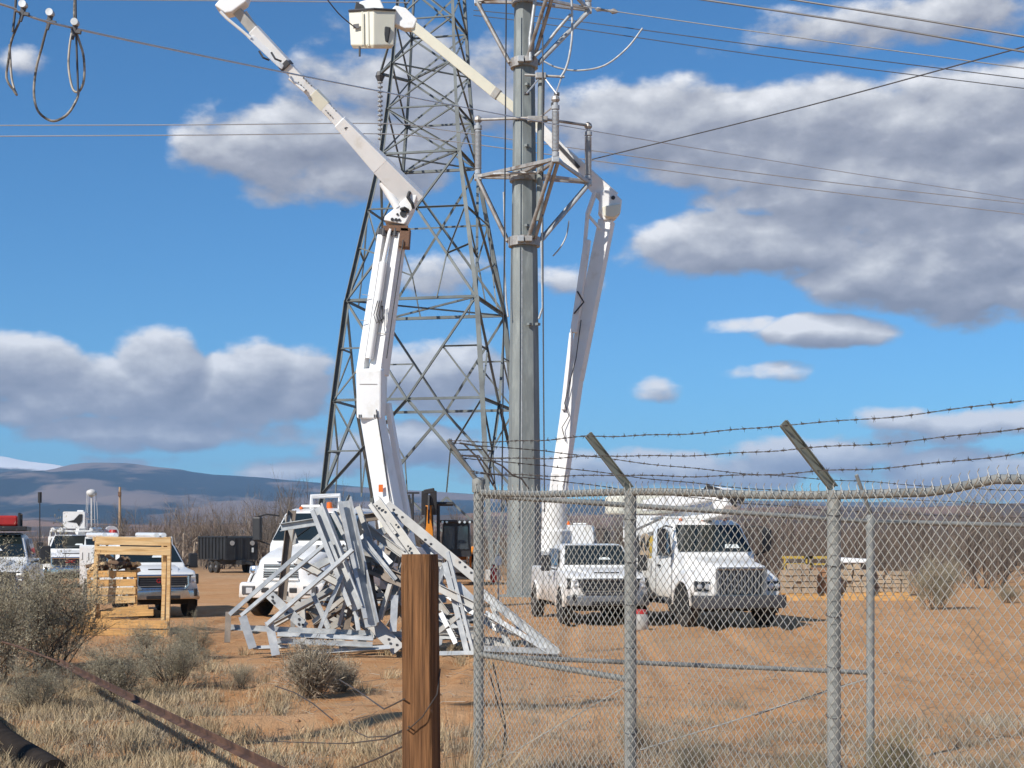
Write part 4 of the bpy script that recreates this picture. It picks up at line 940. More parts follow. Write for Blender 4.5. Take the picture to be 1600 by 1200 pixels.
MB().poly([W(938,300,YC-.35),W(952,292,YC-.35),W(972,312,YC-.35),W(970,330,YC-.35),W(962,340,YC-.35),W(944,344,YC-.35),W(936,330,YC-.35)],(0,.7,0)).build('knuckle','boom_white',tb,True,bevel=.05)
MB().poly([W(941,322,YC-.5),W(970,318,YC-.5),W(969,334,YC-.5),W(958,340,YC-.5),W(944,338,YC-.5)],(0,.12,0)).build('knuckle_cover','cream',tb,True,bevel=.04)
MB().lathe(W(958,309,YC-.36),(0,-1,0),[(0,.08),(.03,.08)],12).build('knuckle_pin','black',tb,True)
boom_box(tb,'upper_boom',(955,312,YC),(880,238,YC),34,22,.5,.4)
boom_box(tb,'upper_boom_neck',(882,240,YC),(842,198,YC),20,20,.4,.4)
boom_box(tb,'boom_tool_rail',(905,262,YC-.3),(868,222,YC-.3),6,6,.1,.1,'darkgrey')
boom_box(tb,'fibreglass_section',(846,202,YC),(775,146,YC),17,16,.38,.36,'cream')
boom_box(tb,'boom_joint_band',(779,149,YC),(771,143,YC),20,20,.44,.44,'scrap2')
boom_box(tb,'fibreglass_section',(775,146,YC),(645,40,YC),19,18,.42,.38,'cream')
MB().poly([W(602,40,YC-.25),W(606,20,YC-.25),W(618,8,YC-.25),W(634,12,YC-.25),W(652,30,YC-.25),W(646,44,YC-.25),W(632,44,YC-.25),W(614,36,YC-.25)],(0,.5,0)).build('tip_head','boom_white',tb,True,bevel=.04)
bk = MB().loft([[tuple(W(x_,76,YC-.45+d)) for x_,d in ((552,.1),(584,-.25),(610,.1),(612,.7),(584,1.1),(556,.8))],[tuple(W(x_,70,YC-.45+d)) for x_,d in ((548,0),(584,-.35),(615,0),(616,.8),(584,1.2),(552,.9))],[tuple(W(x_,18,YC-.45+d)) for x_,d in ((545,0),(584,-.38),(618,0),(619,.8),(584,1.2),(549,.9))],[tuple(W(x_,15,YC-.45+d)) for x_,d in ((544,-.02),(584,-.4),(619,-.02),(620,.82),(584,1.22),(548,.92))]]).build('bucket','cream',tb,True,bevel=.03)
MB().poly([W(552,38,YC-.62),W(561,37,YC-.69),W(561,44,YC-.69),W(552,45,YC-.62)],(0,-.02,0)).build('bucket_decal','darkgrey',bk,True)
for x_ in (566,575): MB().bar(W(x_,18,YC-.77),W(x_+1,72,YC-.74),.05,.05,up=(0,-1,0)).build('bucket_rib','cream',bk,True)
MB().tube([W(545,17,YC-.47),W(584,14,YC-.87),W(618,16,YC-.47)],.05,6).build('bucket_rim','darkgrey',bk,True)
MB().bar(W(606,42,YC-.6),W(602,66,YC-.55),.24,.1,up=(0,-1,0)).build('tool_pouch','black',tb,True,bevel=.04)
MB().poly([W(556,16,YC-.3),W(562,2,YC-.3),W(592,-6,YC-.3),W(600,12,YC-.3),W(588,18,YC-.3)],(0,.8,0)).build('bucket_cover','boom_white',tb,True,bevel=.05)
MB().poly([W(553,18,YC-.4),W(556,2,YC-.4),W(568,8,YC-.4),W(572,17,YC-.4)],(0,.4,0)).build('tool_bag','black',tb,True,bevel=.03)
MB().tube([W(562,72,YC-.5),W(562,88,YC-.5)],.045,6).build('hanging_hook','wiredark',tb,True)

# ---- third line truck, boom stowed, behind the chain-link fence
tcx, tcy = (1158-800)/F*36.8, 36.8
tcx_ = heavy_truck('bucket_truck','white line truck with upright chrome grille and stowed boom behind the fence', tcx, tcy, R(-90+15), 'flat', .95, length=8.4)
def tl(p): return p
tt = tcx_
MB().lathe((-7.2,0,1.14),(0,0,1),[(0,.6),(.6,.6),(.7,.45),(1.3,.45)],20).build('turret','white',tt,smooth=.7)
MB().b2(-7.9,-6.7,-.42,.42,2.15,2.95).build('turret_head','boom_white',tt,bevel=.06)
MB().bar((-7.0,.12,2.62),(-1.2,.12,3.02),.42,.42,.36,.34).build('lower_boom','boom_white',tt,bevel=.03)
MB().bar((-1.0,-.25,3.42),(-6.2,-.25,3.22),.34,.36,.30,.32).build('upper_boom','boom_white',tt,bevel=.03)
MB().bar((-.7,-.05,2.98),(-.95,-.15,3.5),.55,.5,.5,.42).build('knuckle','boom_white',tt,bevel=.08)
MB().lathe((-.72,.28,3.3),(0,1,0),[(0,.16),(.06,.16)],12).build('knuckle_pin','black',tt)
for k in range(3): MB().tube([(-1.5+k*.1,-.45,3.45),(-1.0,-.5,3.62-.05*k),(-.6,-.3,3.5-.1*k),(-.5,.1,3.25-.08*k)],.04,6).build('hydraulic_hose','black',tt)
for k,xx in enumerate((-4.9,-3.6,-2.4)): MB().lathe((xx,.34,2.83+.07*k),(0,1,0),[(0,.07),(.03,.07)],10).build('boom_pin','scrap2',tt)
MB().tube([(-2.0,-.6,1.7),(-2.0,-.6,2.8),(-2.0,.6,2.8),(-2.0,.6,1.7)][:0] or [(-3.8,-.6,1.1),(-3.8,-.6,2.85),(-3.8,.6,2.85),(-3.8,.6,1.1)],.06,6).build('boom_rest','white',tt)
MB().bar((-5.6,.12,2.35),(-3.3,.12,2.6),.2,.2).build('lift_cylinder','scrap2',tt,bevel=.03)
for (x0,x1,y0,y1,z1,m_) in ((-4.6,-4.0,.2,.75,2.25,'darkgrey'),(-5.4,-4.8,.25,.7,2.05,'scrap2'),(-6.3,-5.6,-.7,-.2,2.2,'darkgrey'),(-4.7,-4.1,-.75,-.2,2.35,'yellow')): MB().b2(x0,x1,y0,y1,1.15,z1).build('deck_box',m_,tt,bevel=.03)
MB().lathe((-5.1,-.75,2.0),(0,1,0),[(0,.42),(.06,.42),(.06,.2),(.44,.2),(.44,.42),(.5,.42)],16).build('cable_reel','brick',tt)
for k in range(2): MB().tube([(-3.95,-.5+k*.9,1.2),(-3.95,-.5+k*.9,2.9),(-6.6,-.5+k*.9,2.5)],.04,6).build('rack_tube','dullchrome',tt)
for k in range(4): MB().tube([(-4.2-k*.5,-.9,2.35),(-4.4-k*.5,-.95,1.95-.05*k),(-4.7-k*.5,-.9,2.3)],.03,6).build('hanging_sling','black',tt)
MB().b2(-8.2,-7.0,-.9,.9,3.0,3.55).build('stowed_bucket','cream',tt,bevel=.08)
for sg in (-1,1): MB().bar((-4.0,sg*1.15,1.0),(-4.5,sg*1.5,.12),.16,.16).build('outrigger','white',tt,bevel=.02)

# ---- pickups
pd = pickup('white pickup with tall tool cabinets parked behind the lumber stand', (254-800)/F*41.6, 41.6, R(-90+25), 1.03, 'utility')
pr = pickup('white pickup parked behind the fence beside the line truck', (952-800)/F*37.6, 37.6, R(-90+8), 1.02, 'bed', badge=False)
pf = pickup('white pickup with black roof rack at the left edge behind sagebrush', (-34-800)/F*37.2, 37.2, R(-90+14), 1.16, 'bed', badge=False)
MB().b2(-3.6,-1.9,-.85,.85,2.03,2.13).build('roof_rack','black',pf,bevel=.02)
gx = MB().b2(-3.3,-2.75,.15,.6,2.14,2.38).build('rack_generator','red',pf,bevel=.05)
MB().tube([(-3.35,.1,2.09),(-3.35,.1,2.42),(-2.7,.1,2.42),(-2.7,.1,2.09)],.03,6).build('generator_frame','black',gx)
MB().tube([(-3.35,.64,2.09),(-3.35,.64,2.42),(-2.7,.64,2.42),(-2.7,.64,2.09)],.03,6).build('generator_frame','black',gx)
MB().tube([(-3.9,1.02,1.5),(-3.9,1.02,2.75)],.012,6).build('antenna','black',pf); MB().tube([(-3.9,1.02,2.7),(-3.9,1.02,2.95)],.045,8).build('antenna_coil','black',pf)
ps = pickup('small white bucket truck in the distance left of the water tower', (110-800)/F*68.0, 68.0, R(-90+12), 1.2, 'utility', 'white work pickups'); ps.name = 'service_truck'; ps['category'] = 'bucket truck'
XF[ps.name] = XF.get(ps.name) or XF['pickup_truck.003']
MB().bar((-5.0,0,2.0),(-4.6,.2,2.75),.3,.3).build('boom_post','white',ps,bevel=.03)
MB().bar((-5.6,.2,2.75),(-2.4,.2,2.8),.24,.26).build('boom','white',ps,bevel=.03)
bb = MB().loft([ring(-1.75,.40,.40,2.22,2.86,.05),ring(-2.45,.40,.40,2.22,2.86,.05)]).build('bucket','white',ps,smooth=.7)
MB().poly([(-1.735,-.25,2.48),(-1.735,.0,2.54),(-1.735,.2,2.76),(-1.735,.32,2.76),(-1.735,.3,2.5),(-1.735,.18,2.3),(-1.735,.1,2.44)],(.01,0,0)).build('bucket_lever','black',bb)
MB().lathe((-4.4,1.25,2.05),(1,.4,0),[(0,.3),(.1,.3)],14).build('cone_rack','white',ps)
for k in range(3): MB().lathe((-4.0,1.35,1.55+.22*k),(0,0,1),[(0,.2),(.1,.17),(.2,.14)],12).build('stacked_cone','red' if k!=1 else 'white',ps)

# ---- dump trailer
dt = thing('dump_trailer','black high-sided dump trailer on tandem wheels beyond the bucket truck','trailer',(W(378,893,100).x,100,0),R(-90+33))
MB().b2(-4.8,0,-1.05,1.05,.85,.95).build('bed_floor','trailer',dt)
for sg in (-1,1): 
    w_ = MB().b2(-4.8,0,sg*1.0,sg*1.06,.95,2.35).build('side_wall','trailer',dt)
    for k in range(9): MB().b2(-4.75+k*.58,-4.68+k*.58,sg*1.06,sg*1.13,.9,2.35).build('wall_rib','trailer',w_)
    MB().b2(-4.8,0,sg*.98,sg*1.14,2.32,2.42).build('top_rail','trailer',w_)
    for xx in (-1.3,-2.2): wheel(dt,xx,sg*1.2,.4,.24)
    MB().b2(-2.8,-.7,sg*1.05,sg*1.36,.86,.92).build('fender','trailer',dt)
MB().b2(-.06,0,-1.0,1.0,.95,2.3).build('front_wall','trailer',dt); MB().b2(-4.8,-4.74,-1.0,1.0,.95,2.3).build('tailgate','trailer',dt)
for y0 in (-.5,.0,.5): MB().b2(0,.05,y0-.04,y0+.04,.95,2.3).build('front_rib','trailer',dt)
MB().b2(-4.6,.9,-.4,.4,.55,.84).build('trailer_frame','trailer',dt); MB().bar((.8,0,.7),(1.8,0,.6),.3,.14,.1,.1).build('tongue','trailer',dt)
MB().box((.02,.75,1.5),(.04,.12,.3)).build('document_tube','paperw',dt)
for y0 in (-.7,.7): MB().lathe((.06,y0,1.95),(1,0,0),[(0,.16),(.03,.16)],12).build('spare_hub','scrap2',dt)

# ---- backhoe loader
bh = thing('backhoe_loader','orange and black backhoe loader seen from behind past the scrap heap','backhoe',(W(712,915,72).x,72,0),R(-90))
MB().loft([ring(-.3,.7,.62,1.35,2.95,.1),ring(-1.9,.7,.62,1.35,2.95,.1)]).build('cab','black',bh,smooth=.6)
for y0,y1 in ((-.60,-.06),(.06,.60)): MB().poly([(-.27,y0,1.7),(-.27,y1,1.7),(-.27,y1*.94,2.78),(-.27,y0*.94,2.78)],(.03,0,0)).build('cab_window','glass2',bh)
MB().b2(-2.05,-.15,-.78,.78,2.95,3.08).build('cab_roof','black',bh,bevel=.04)
for y0 in (-.62,-.42,.18,.42,.66): MB().lathe((-.12,y0,2.98),(1,0,0),[(0,.05),(.05,.06)],10).build('work_light','lamp',bh)
MB().b2(-4.2,-1.6,-.45,.45,1.0,1.75).build('engine_hood','orange',bh,bevel=.06)
for sg in (-1,1):
    MB().b2(-1.9,-.2,sg*.72,sg*1.18,1.56,1.84).build('rear_fender','orange',bh,bevel=.04)
    wheel(bh,-1.2,sg*.95,.75,.45,'yellow'); wheel(bh,-3.6,sg*.9,.5,.32,'yellow')
    MB().bar((-3.9,sg*.6,1.6),(-5.2,sg*.6,.6),.16,.3).build('loader_arm','orange',bh,bevel=.02)
MB().b2(-5.7,-5.1,-1.1,1.1,.15,.9).build('loader_bucket','darkgrey',bh,bevel=.05)
MB().b2(-.2,.25,-.5,.5,.6,1.2).build('backhoe_frame','darkgrey',bh,bevel=.04)
MB().bar((.5,-1.2,1.1),(.75,-1.2,3.75),.46,.4,.40,.34).build('boom','orange',bh,bevel=.03)
for y0 in (-1.40,-1.0): MB().bar((.75,y0,3.3),(.85,y0,4.42),.1,.34,.1,.3).build('boom_head','black',bh,bevel=.03)
MB().bar((.8,-1.45,4.35),(.8,-.95,4.45),.2,.22).build('head_pin','black',bh,bevel=.03)
MB().bar((.9,-1.2,4.2),(1.25,-1.2,2.9),.10,.2,.08,.16).build('dipper','black',bh,bevel=.02)
MB().bar((1.15,-1.2,2.2),(.95,-1.2,1.5),.5,.4,.3,.2).build('digging_bucket','black',bh,bevel=.04)
for y0 in (-1.36,-1.04): MB().tube([(.75,y0,2.2),(.98,y0,3.7)],.04,8).build('hydraulic_cylinder','black',bh)
MB().tube([(.3,-.8,1.0),(.3,-.8,3.8)],.08,8).build('mast','black',bh); MB().tube([(.3,-1.4,3.82),(.3,-.1,3.82)],.1,8).build('mast_bar','black',bh)
for sg in (-1,1): MB().bar((.1,sg*.5,.9),(.4,sg*1.1,.1),.14,.2).build('stabiliser','orange',bh,bevel=.02)
sgp = thing('sign_post','thin black post with small crossbar left of the orange backhoe','post',(W(645,915,70).x,70,0))
MB().tube([(0,0,0),(0,0,4.25)],.05,8).build('post','black',sgp); MB().box((0,0,4.28),(.6,.1,.08)).build('crossbar','black',sgp); MB().bar((-.18,0,4.2),(0,0,3.2),.06,.1).build('gusset','black',sgp)

# hoses, bolts and seams on the two raised booms
def studs(t, a, b, n, off, m='darkgrey', r=.022, dy=-.22):
    mb = MB()
    for k in range(n):
        for sgn in (-1, 1):
            u = (k+.5)/n; p = W(a[0]+(b[0]-a[0])*u + sgn*off[0], a[1]+(b[1]-a[1])*u + sgn*off[1], a[2]+(b[2]-a[2])*u); mb.lathe(p + Vector((0,dy,0)), (0,-1,0), [(0,r),(.02,r)], 6)
    mb.build('boom_rivets', m, t, True, kind='stuff')
studs(ta,(524,182,YB-.95),(513,171,YB-1.0),3,(4,-3.5)); studs(ta,(486,143,YB-1.15),(470,127,YB-1.25),4,(4,-3.5)); studs(ta,(888,650,YC),(892,610,YC),4,(7,1))
MB().tube([W(604,560,YB-.45),W(612,500,YB-.45),W(622,430,YB-.42),W(630,375,YB-.4)],.02,6).build('hydraulic_hose','darkgrey',ta,True)
MB().tube([W(588,640,YB-.6),W(596,690,YB-.55),W(606,760,YB-.5),W(612,800,YB-.5)],.02,6).build('hydraulic_hose','darkgrey',ta,True)
for p0,p1 in (((561,500),(572,501)),((566,460),(577,461.5)),((588,520),(606,522))): MB().bar(W(*p0,YB-.36),W(*p1,YB-.36),.015,.02,up=(0,-1,0)).build('weld_seam','scrap2',ta,True)
MB().bar(W(562,600,YB-.56),W(589,600,YB-.56),.012,.02,up=(0,-1,0)).build('cover_seam','scrap2',ta,True)
for x_ in (561,564,585,588): MB().box(W(x_,650,YB-.56),(.03,.02,.09)).build('cover_bolt','darkgrey',ta,True)
MB().tube([W(884,690,YC-.4),W(878,668,YC-.42),W(889,650,YC-.4),W(882,630,YC-.4),W(900,560,YC-.4),W(908,500,YC-.4)],.02,6).build('hydraulic_hose','black',tb,True)
# ------------------------------------------------------------------ heap of dismantled tower steel
def scrap_heap():
    base = Vector((W(560,1018,28.9).x, 28.9, 0))
    t = thing('collapsed_tower_section','collapsed tangle of pale galvanised tower steel lying in front of trucks','scrap heap',base)
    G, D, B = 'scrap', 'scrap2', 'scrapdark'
    rows = [ # ax, ay, aY, bx, by, bY, width px, kind, material
        (500,790,28.0,563,950,27.7,21,'A',G),(541,781,28.4,584,977,27.6,19,'A',G),(587,782,29.2,652,872,28.6,17,'C',D),
        (604,788,29.6,745,905,28.6,15,'P',D),(438,824,28.6,508,813,28.4,12,'C',G),(456,797,29.0,440,937,28.8,14,'C',B),
        (507,831,28.2,359,961,27.9,7,'A',G),(513,847,28.0,377,963,27.6,7,'A',G),(552,859,27.6,417,977,27.2,8,'A',G),
        (462,876,28.3,547,921,28.0,12,'C',D),(536,898,27.7,500,983,27.5,6,'A',G),(357,956,28.1,355,1004,27.9,9,'P',B),
        (379,963,27.5,395,1013,27.4,13,'P',G),(420,971,27.3,431,1024,27.1,13,'P',G),(355,981,28.2,583,991,28.0,8,'A',G),
        (433,992,27.7,583,999,27.6,7,'A',G),(433,1002,27.5,582,1008,27.5,7,'A',G),(396,1013,27.5,452,1011,27.5,7,'A',G),
        (478,1021,27.6,610,1012,27.6,8,'A',G),(421,929,28.6,477,980,28.4,15,'P',G),(489,926,28.3,514,981,28.1,7,'A',G),
        (546,934,28.2,623,1016,27.7,22,'P',D),(700,862,28.0,741,1022,27.7,6,'A',G),(696,878,28.2,731,1019,27.8,9,'A',G),
        (697,882,28.3,681,918,28.2,7,'A',G),(684,918,28.0,742,947,27.8,12,'C',D),(684,1022,27.8,741,1021,27.7,7,'A',G),
        (563,838,28.8,607,884,28.4,19,'P',G),(570,822,29.0,630,866,28.6,12,'C',D),(582,886,28.4,640,910,28.0,16,'C',B),
        (577,878,28.5,593,977,28.0,7,'A',B),(611,913,28.0,594,968,27.9,9,'A',D),(617,930,28.0,614,987,27.8,11,'P',G),
        (489,974,28.4,537,936,28.3,8,'A',D),(530,978,28.0,543,929,27.9,5,'A',G),(540,988,28.5,548,950,28.5,9,'P',B),
        (689,956,28.2,713,1004,27.9,8,'A',G),(681,991,28.2,717,963,28.0,8,'A',D),(752,925,28.2,872,1021,27.7,13,'C',G),
        (757,958,28.0,860,1021,27.6,9,'A',G),(752,1014,27.6,872,1019,27.6,8,'A',G),(770,945,28.6,800,1018,28.2,8,'A',G),
        (566,810,29.4,594,806,29.4,12,'C',B),(525,800,29.0,552,830,28.8,16,'P',D),(714,912,28.0,744,942,27.9,10,'P',G),
        (521,800,28.6,575,905,28.4,10,'A',G),(560,790,28.9,600,900,28.5,9,'A',D),(512,860,28.9,590,880,28.8,12,'C',D),
        (470,940,29.0,600,930,28.9,6,'A',G),(600,900,28.9,660,980,28.6,14,'P',G),(640,880,29.0,700,960,28.8,10,'A',D),
        (610,990,28.2,690,1005,28.0,9,'A',G),(600,860,29.6,690,880,29.4,12,'C',D),(620,840,29.8,700,930,29.3,10,'A',G),
        (590,960,28.6,680,900,28.6,8,'A',D),(650,940,28.8,735,1000,28.5,9,'A',G),(700,930,29.2,780,985,28.7,10,'C',G),
        (780,985,28.4,845,1000,28.1,7,'A',G),(800,960,28.8,830,1020,28.2,6,'A',G),(715,990,28.6,800,1015,28.2,8,'A',D),
        (448,806,29.0,462,850,28.9,10,'P',D),(640,868,29.5,640,935,29.3,9,'A',G),(660,850,29.8,745,960,29.2,8,'A',G),
        (566,842,28.2,618,906,28.0,6,'A',G),(548,905,28.0,560,985,27.8,7,'P',G),(690,885,28.6,735,955,28.3,9,'P',G)]
    fr = random.Random(21)
    for k in range(46):     # tangle deep in the heap, its shade partly put into darker colour
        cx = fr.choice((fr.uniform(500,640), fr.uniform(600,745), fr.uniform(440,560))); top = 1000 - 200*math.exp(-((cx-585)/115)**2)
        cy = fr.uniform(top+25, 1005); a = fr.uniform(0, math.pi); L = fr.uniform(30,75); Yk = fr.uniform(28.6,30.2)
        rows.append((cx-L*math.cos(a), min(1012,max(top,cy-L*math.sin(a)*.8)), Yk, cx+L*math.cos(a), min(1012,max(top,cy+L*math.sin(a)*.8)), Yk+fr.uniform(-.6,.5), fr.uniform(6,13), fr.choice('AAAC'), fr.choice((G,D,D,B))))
    rnd = random.Random(3)
    for (ax,ay,aY,bx,by,bY,w,k,m) in rows:
        a, b = W(ax,ay,aY), W(bx,by,bY); wm = w/S((aY+bY)/2)
        for p in (a, b): p.z = max(p.z, .05)
        mb = MB(); up = Vector((rnd.uniform(-.3,.3), -1, rnd.uniform(-.2,.4)))
        if k == 'A': fl = 1 if frame(a, b, up)[1].dot(sdir) > 0 else -1; mb.angle(a, b, wm, max(.012, wm*.12), up, fl)
        elif k == 'C': mb.channel(a, b, wm, wm*.6, up=up)
        else:
            mb.bar(a, b, wm, .02, up=up)
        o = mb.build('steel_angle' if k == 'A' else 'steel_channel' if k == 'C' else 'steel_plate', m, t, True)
        if w >= 15:     # bolted gusset and bolt heads on the large members
            d, aa, bb = frame(a, b, up); g = MB()
            for u in (.08,.13,.18,.46,.52,.80,.86,.93):
                g.box(a + (b-a)*u + aa*rnd.uniform(-.25,.35)*wm + bb*(-.34*wm if k=='A' else .02), (.035,.035,.035))
            g.build('bolt_heads', 'darkgrey', o, True, kind='stuff')
            if k in 'AC':
                MB().bar(a+(b-a)*.34+aa*wm*.5+bb*.03, a+(b-a)*.56+aa*wm*.5+bb*.03, wm*.7, .02, up=up).build('splice_plate', m, o, True)
                MB().bar(a+(b-a)*.02+aa*wm*.62+bb*.07, b+(a-b)*.05+aa*wm*.62+bb*.07, wm*.34, .05, up=up).build('flange', m, o, True)
scrap_heap()

# ------------------------------------------------------------------ chain-link fence
FP = [W(748,770,13.3), W(985,770,11.5), W(1303,770,9.74), W(1760,770,7.75)]
ZT = [2.52, 2.455, 2.40, 2.335]; 
for p in FP: p.z = 0
def fence():
    base = FP[0].copy(); t = thing('chain_link_fence','grey chain-link fence with barbed wire arms across the foreground','fence',base)
    def at(u):   # u in metres along the fence
        acc = 0
        for i in range(len(FP)-1):
            L = (FP[i+1]-FP[i]).length
            if u <= acc + L or i == len(FP)-2:
                k = (u-acc)/L; return FP[i]+(FP[i+1]-FP[i])*k, ZT[i]+(ZT[i+1]-ZT[i])*k, (FP[i+1]-FP[i]).normalized()
            acc += L
    total = sum((FP[i+1]-FP[i]).length for i in range(3))
    uP = [0, (FP[1]-FP[0]).length, (FP[1]-FP[0]).length+(FP[2]-FP[1]).length]
    def rail_z(u):
        z = at(u)[1]; e = u - uP[2]
        return z + (.07*max(0, min(1,(e-.8)/.55))**1.5 if e > .8 else 0) - .012*math.sin(u*2.0)
    # posts
    for i, r in enumerate((.045,.045,.044)):
        p, z, d = at(uP[i]); top = z + (.10 if i == 0 else .02)
        MB().tube([p + Vector((0,0,-.3)), p + Vector((0,0,top))], r, 16).build('post', 'fencepipe', t, True, smooth=.8)
        if i == 0:
            MB().lathe(p + Vector((0,0,top-.10)),(0,0,1),[(0,r+.003),(0,r+.013),(.11,r+.013),(.13,r*.8)],16).build('post_cap','fencepipe',t,True,smooth=.8)
            for zb in (.5,1.02,1.5,2.0,top-.17): MB().lathe(p + Vector((0,0,zb)),(0,0,1),[(0,r),(0,r+.006),(.024,r+.006),(.024,r)],16).build('tension_band','fencepipe',t,True,smooth=.8)
    # rails
    us = np.linspace(0, total, 60)
    off = .0
    pts = [at(u)[0] + Vector((0,0,rail_z(u))) for u in us]
    MB().tube(pts, .0275, 12).build('top_rail','fencepipe',t,True,smooth=.8)
    br0 = FP[0] + Vector((0,0,W(0,1022,13.3).z)); br1 = FP[1] + Vector((0,0,W(0,1062,11.5).z))
    MB().tube([br0, br1], .024, 12).build('brace_rail','fencepipe',t,True,smooth=.8)
    MB().tube([br1 + (br0-br1)*.03 - Vector((0,0,.06)), FP[0] + Vector((0,0,.1))], .006, 6).build('truss_rod','fencewire',t,True)
    # mesh: interlocked zig-zag wires
    w = .0725; half = w/2; nw = int(total/half); rw = .0033
    mb = MB(); rng = random.Random(5)
    nrm_side = lambda d: Vector((d.y, -d.x, 0))
    V = []; Fq = []
    for i in range(nw):
        u0 = i*half; p, zt, d = at(u0 + half/2); zt = rail_z(u0) + .012; sd = Vector((-d.y, d.x, 0)); sd = -sd if sd.y > 0 else sd
        nk = int((zt - .02)/half); prev = None
        for k in range(nk+2):
            z = zt - k*half
            right = (k + i) % 2 == 0
            uu = u0 + (half + .0022 if right else -.0022)
            q = at(max(0,uu))[0] + sd*(.050 + (.0035 if right else -.0035) + .006*math.sin(u0*2.3+z)) ; q = Vector((q.x, q.y, z))
            dv = d*rw; up = Vector((0,0,rw)); o = len(V)
            V += [q + sd*rw*1.1, q - dv*.9 - sd*rw*.6, q + dv*.9 - sd*rw*.6]
            if prev is not None:
                for j in range(3): Fq.append((prev+j, prev+(j+1)%3, o+(j+1)%3, o+j))
            prev = o
        if i % 2 == 0:   # twisted barbs standing above the rail
            q = at(u0+half)[0] + sd*.050; a0 = Vector((q.x,q.y,zt))
            b1 = a0 + Vector((0,0,.022)) + d*rng.uniform(.000,.004); b2_ = b1 + Vector((0,0,.022)) - d*.008; b3 = b2_ + Vector((0,0,.02)) + d*rng.uniform(.010,.017)
            for A, Bp in ((a0-d*.012, b1),(a0+d*.012,b1),(b1,b2_),(b2_,b3)):
                o = len(V); dv = d*rw
                for q2 in (A, Bp): V += [q2 + sd*rw*1.1, q2 - dv, q2 + dv]
                for j in range(3): Fq.append((o+j, o+(j+1)%3, o+3+(j+1)%3, o+3+j))
    inv = XF[t.name][0].inverted(); va = np.array([tuple(inv @ p) for p in V])
    np_mesh('chain_link_mesh', va, np.array(Fq), 'fencewire', t, 'stuff')
    # tie wires on the posts
    for i in (1,2):
        p, z, d = at(uP[i])
        for k in range(7):
            zz = .35 + k*.32; pts = [p + Vector((math.cos(a)*.05, math.sin(a)*.05, zz + .012*math.sin(a))) for a in np.linspace(0, 2*math.pi, 13)]
            MB().tube(pts,.003,5).build('tie_wire','wiredark',t,True)
    # arms leaning outwards with three barbed strands
    tips = []
    for i, (bx, by, tx, ty) in enumerate(((750,752,700,687),(993,760,919,679),(1308,760,1224,661))):
        Y = FP[i].y; p0 = FP[i] + Vector((0,0,ZT[i] + (.08 if i==0 else .03))); Yt = Y - .16
        p1 = W(tx,ty,Yt)
        if i == 0: MB().tube([p0, p0 + (p1-p0)*.12, p1], .024, 10, .019).build('barb_arm','fencepipe',t,True,smooth=.8)
        else: MB().channel(p0, p1, .058, .03, .006, up=(0,-1,.3)).build('barb_arm','fencearm',t,True)
        tips.append((p0,p1))
    def strand(path, seed, label=None, par=t):
        """two twisted wires with four-point barbs"""
        rg = random.Random(seed); P = [Vector(p) for p in path]; L = [0]
        for a,b in zip(P,P[1:]): L.append(L[-1]+(b-a).length)
        def pt(s_):
            for i in range(len(P)-1):
                if s_ <= L[i+1] or i == len(P)-2:
                    k = (s_-L[i])/max(1e-6,(L[i+1]-L[i])); q = P[i]+(P[i+1]-P[i])*k; return q - Vector((0,0,.03*4*k*(1-k)*(L[i+1]-L[i])*.35)), (P[i+1]-P[i]).normalized()
        mb = MB(); n = int(L[-1]/.018); q1 = []; q2 = []
        for i in range(n+1):
            q,d = pt(L[-1]*i/n); a = i*.75; jit = Vector((0,0,.004*math.sin(i*.13+seed)))
            s1 = Vector((-d.y,d.x,0)).normalized(); off = s1*math.cos(a)*.0026 + Vector((0,0,1))*math.sin(a)*.0026
            q1.append(q+off+jit); q2.append(q-off+jit)
        mb.tube(q1,.0023,4); mb.tube(q2,.0023,4)
        s_ = .05
        while s_ < L[-1]:
            q,d = pt(s_); q = q + Vector((0,0,.004*math.sin(s_/.018*.13+seed)))
            mb.lathe(q - d*.009, d, [(0,.006),(.018,.006)], 6)
            for k in range(4):
                v = Vector((rg.uniform(-1,1),rg.uniform(-1,1),rg.uniform(-1,1))); v = (v - d*v.dot(d)).normalized(); v = v + d*rg.uniform(-.5,.5)
                mb.tube([q, q+v*.024], .0022, 4, .0005)
            s_ += .125*rg.uniform(.9,1.1)
        return mb.build('barbed_wire','barb',par,True)
    for k, fr in enumerate((.97,.62,.27)):
        path = [a + (b-a)*fr + Vector((0,-.03,.0)) for a,b in tips]
        e = W(1600,(625,668,707)[k],8.35); path.append(e); path.append(e + (e-path[-2])*.5)
        strand(path, k)
    return t, strand, tips
FT, strand, ATIPS = fence()
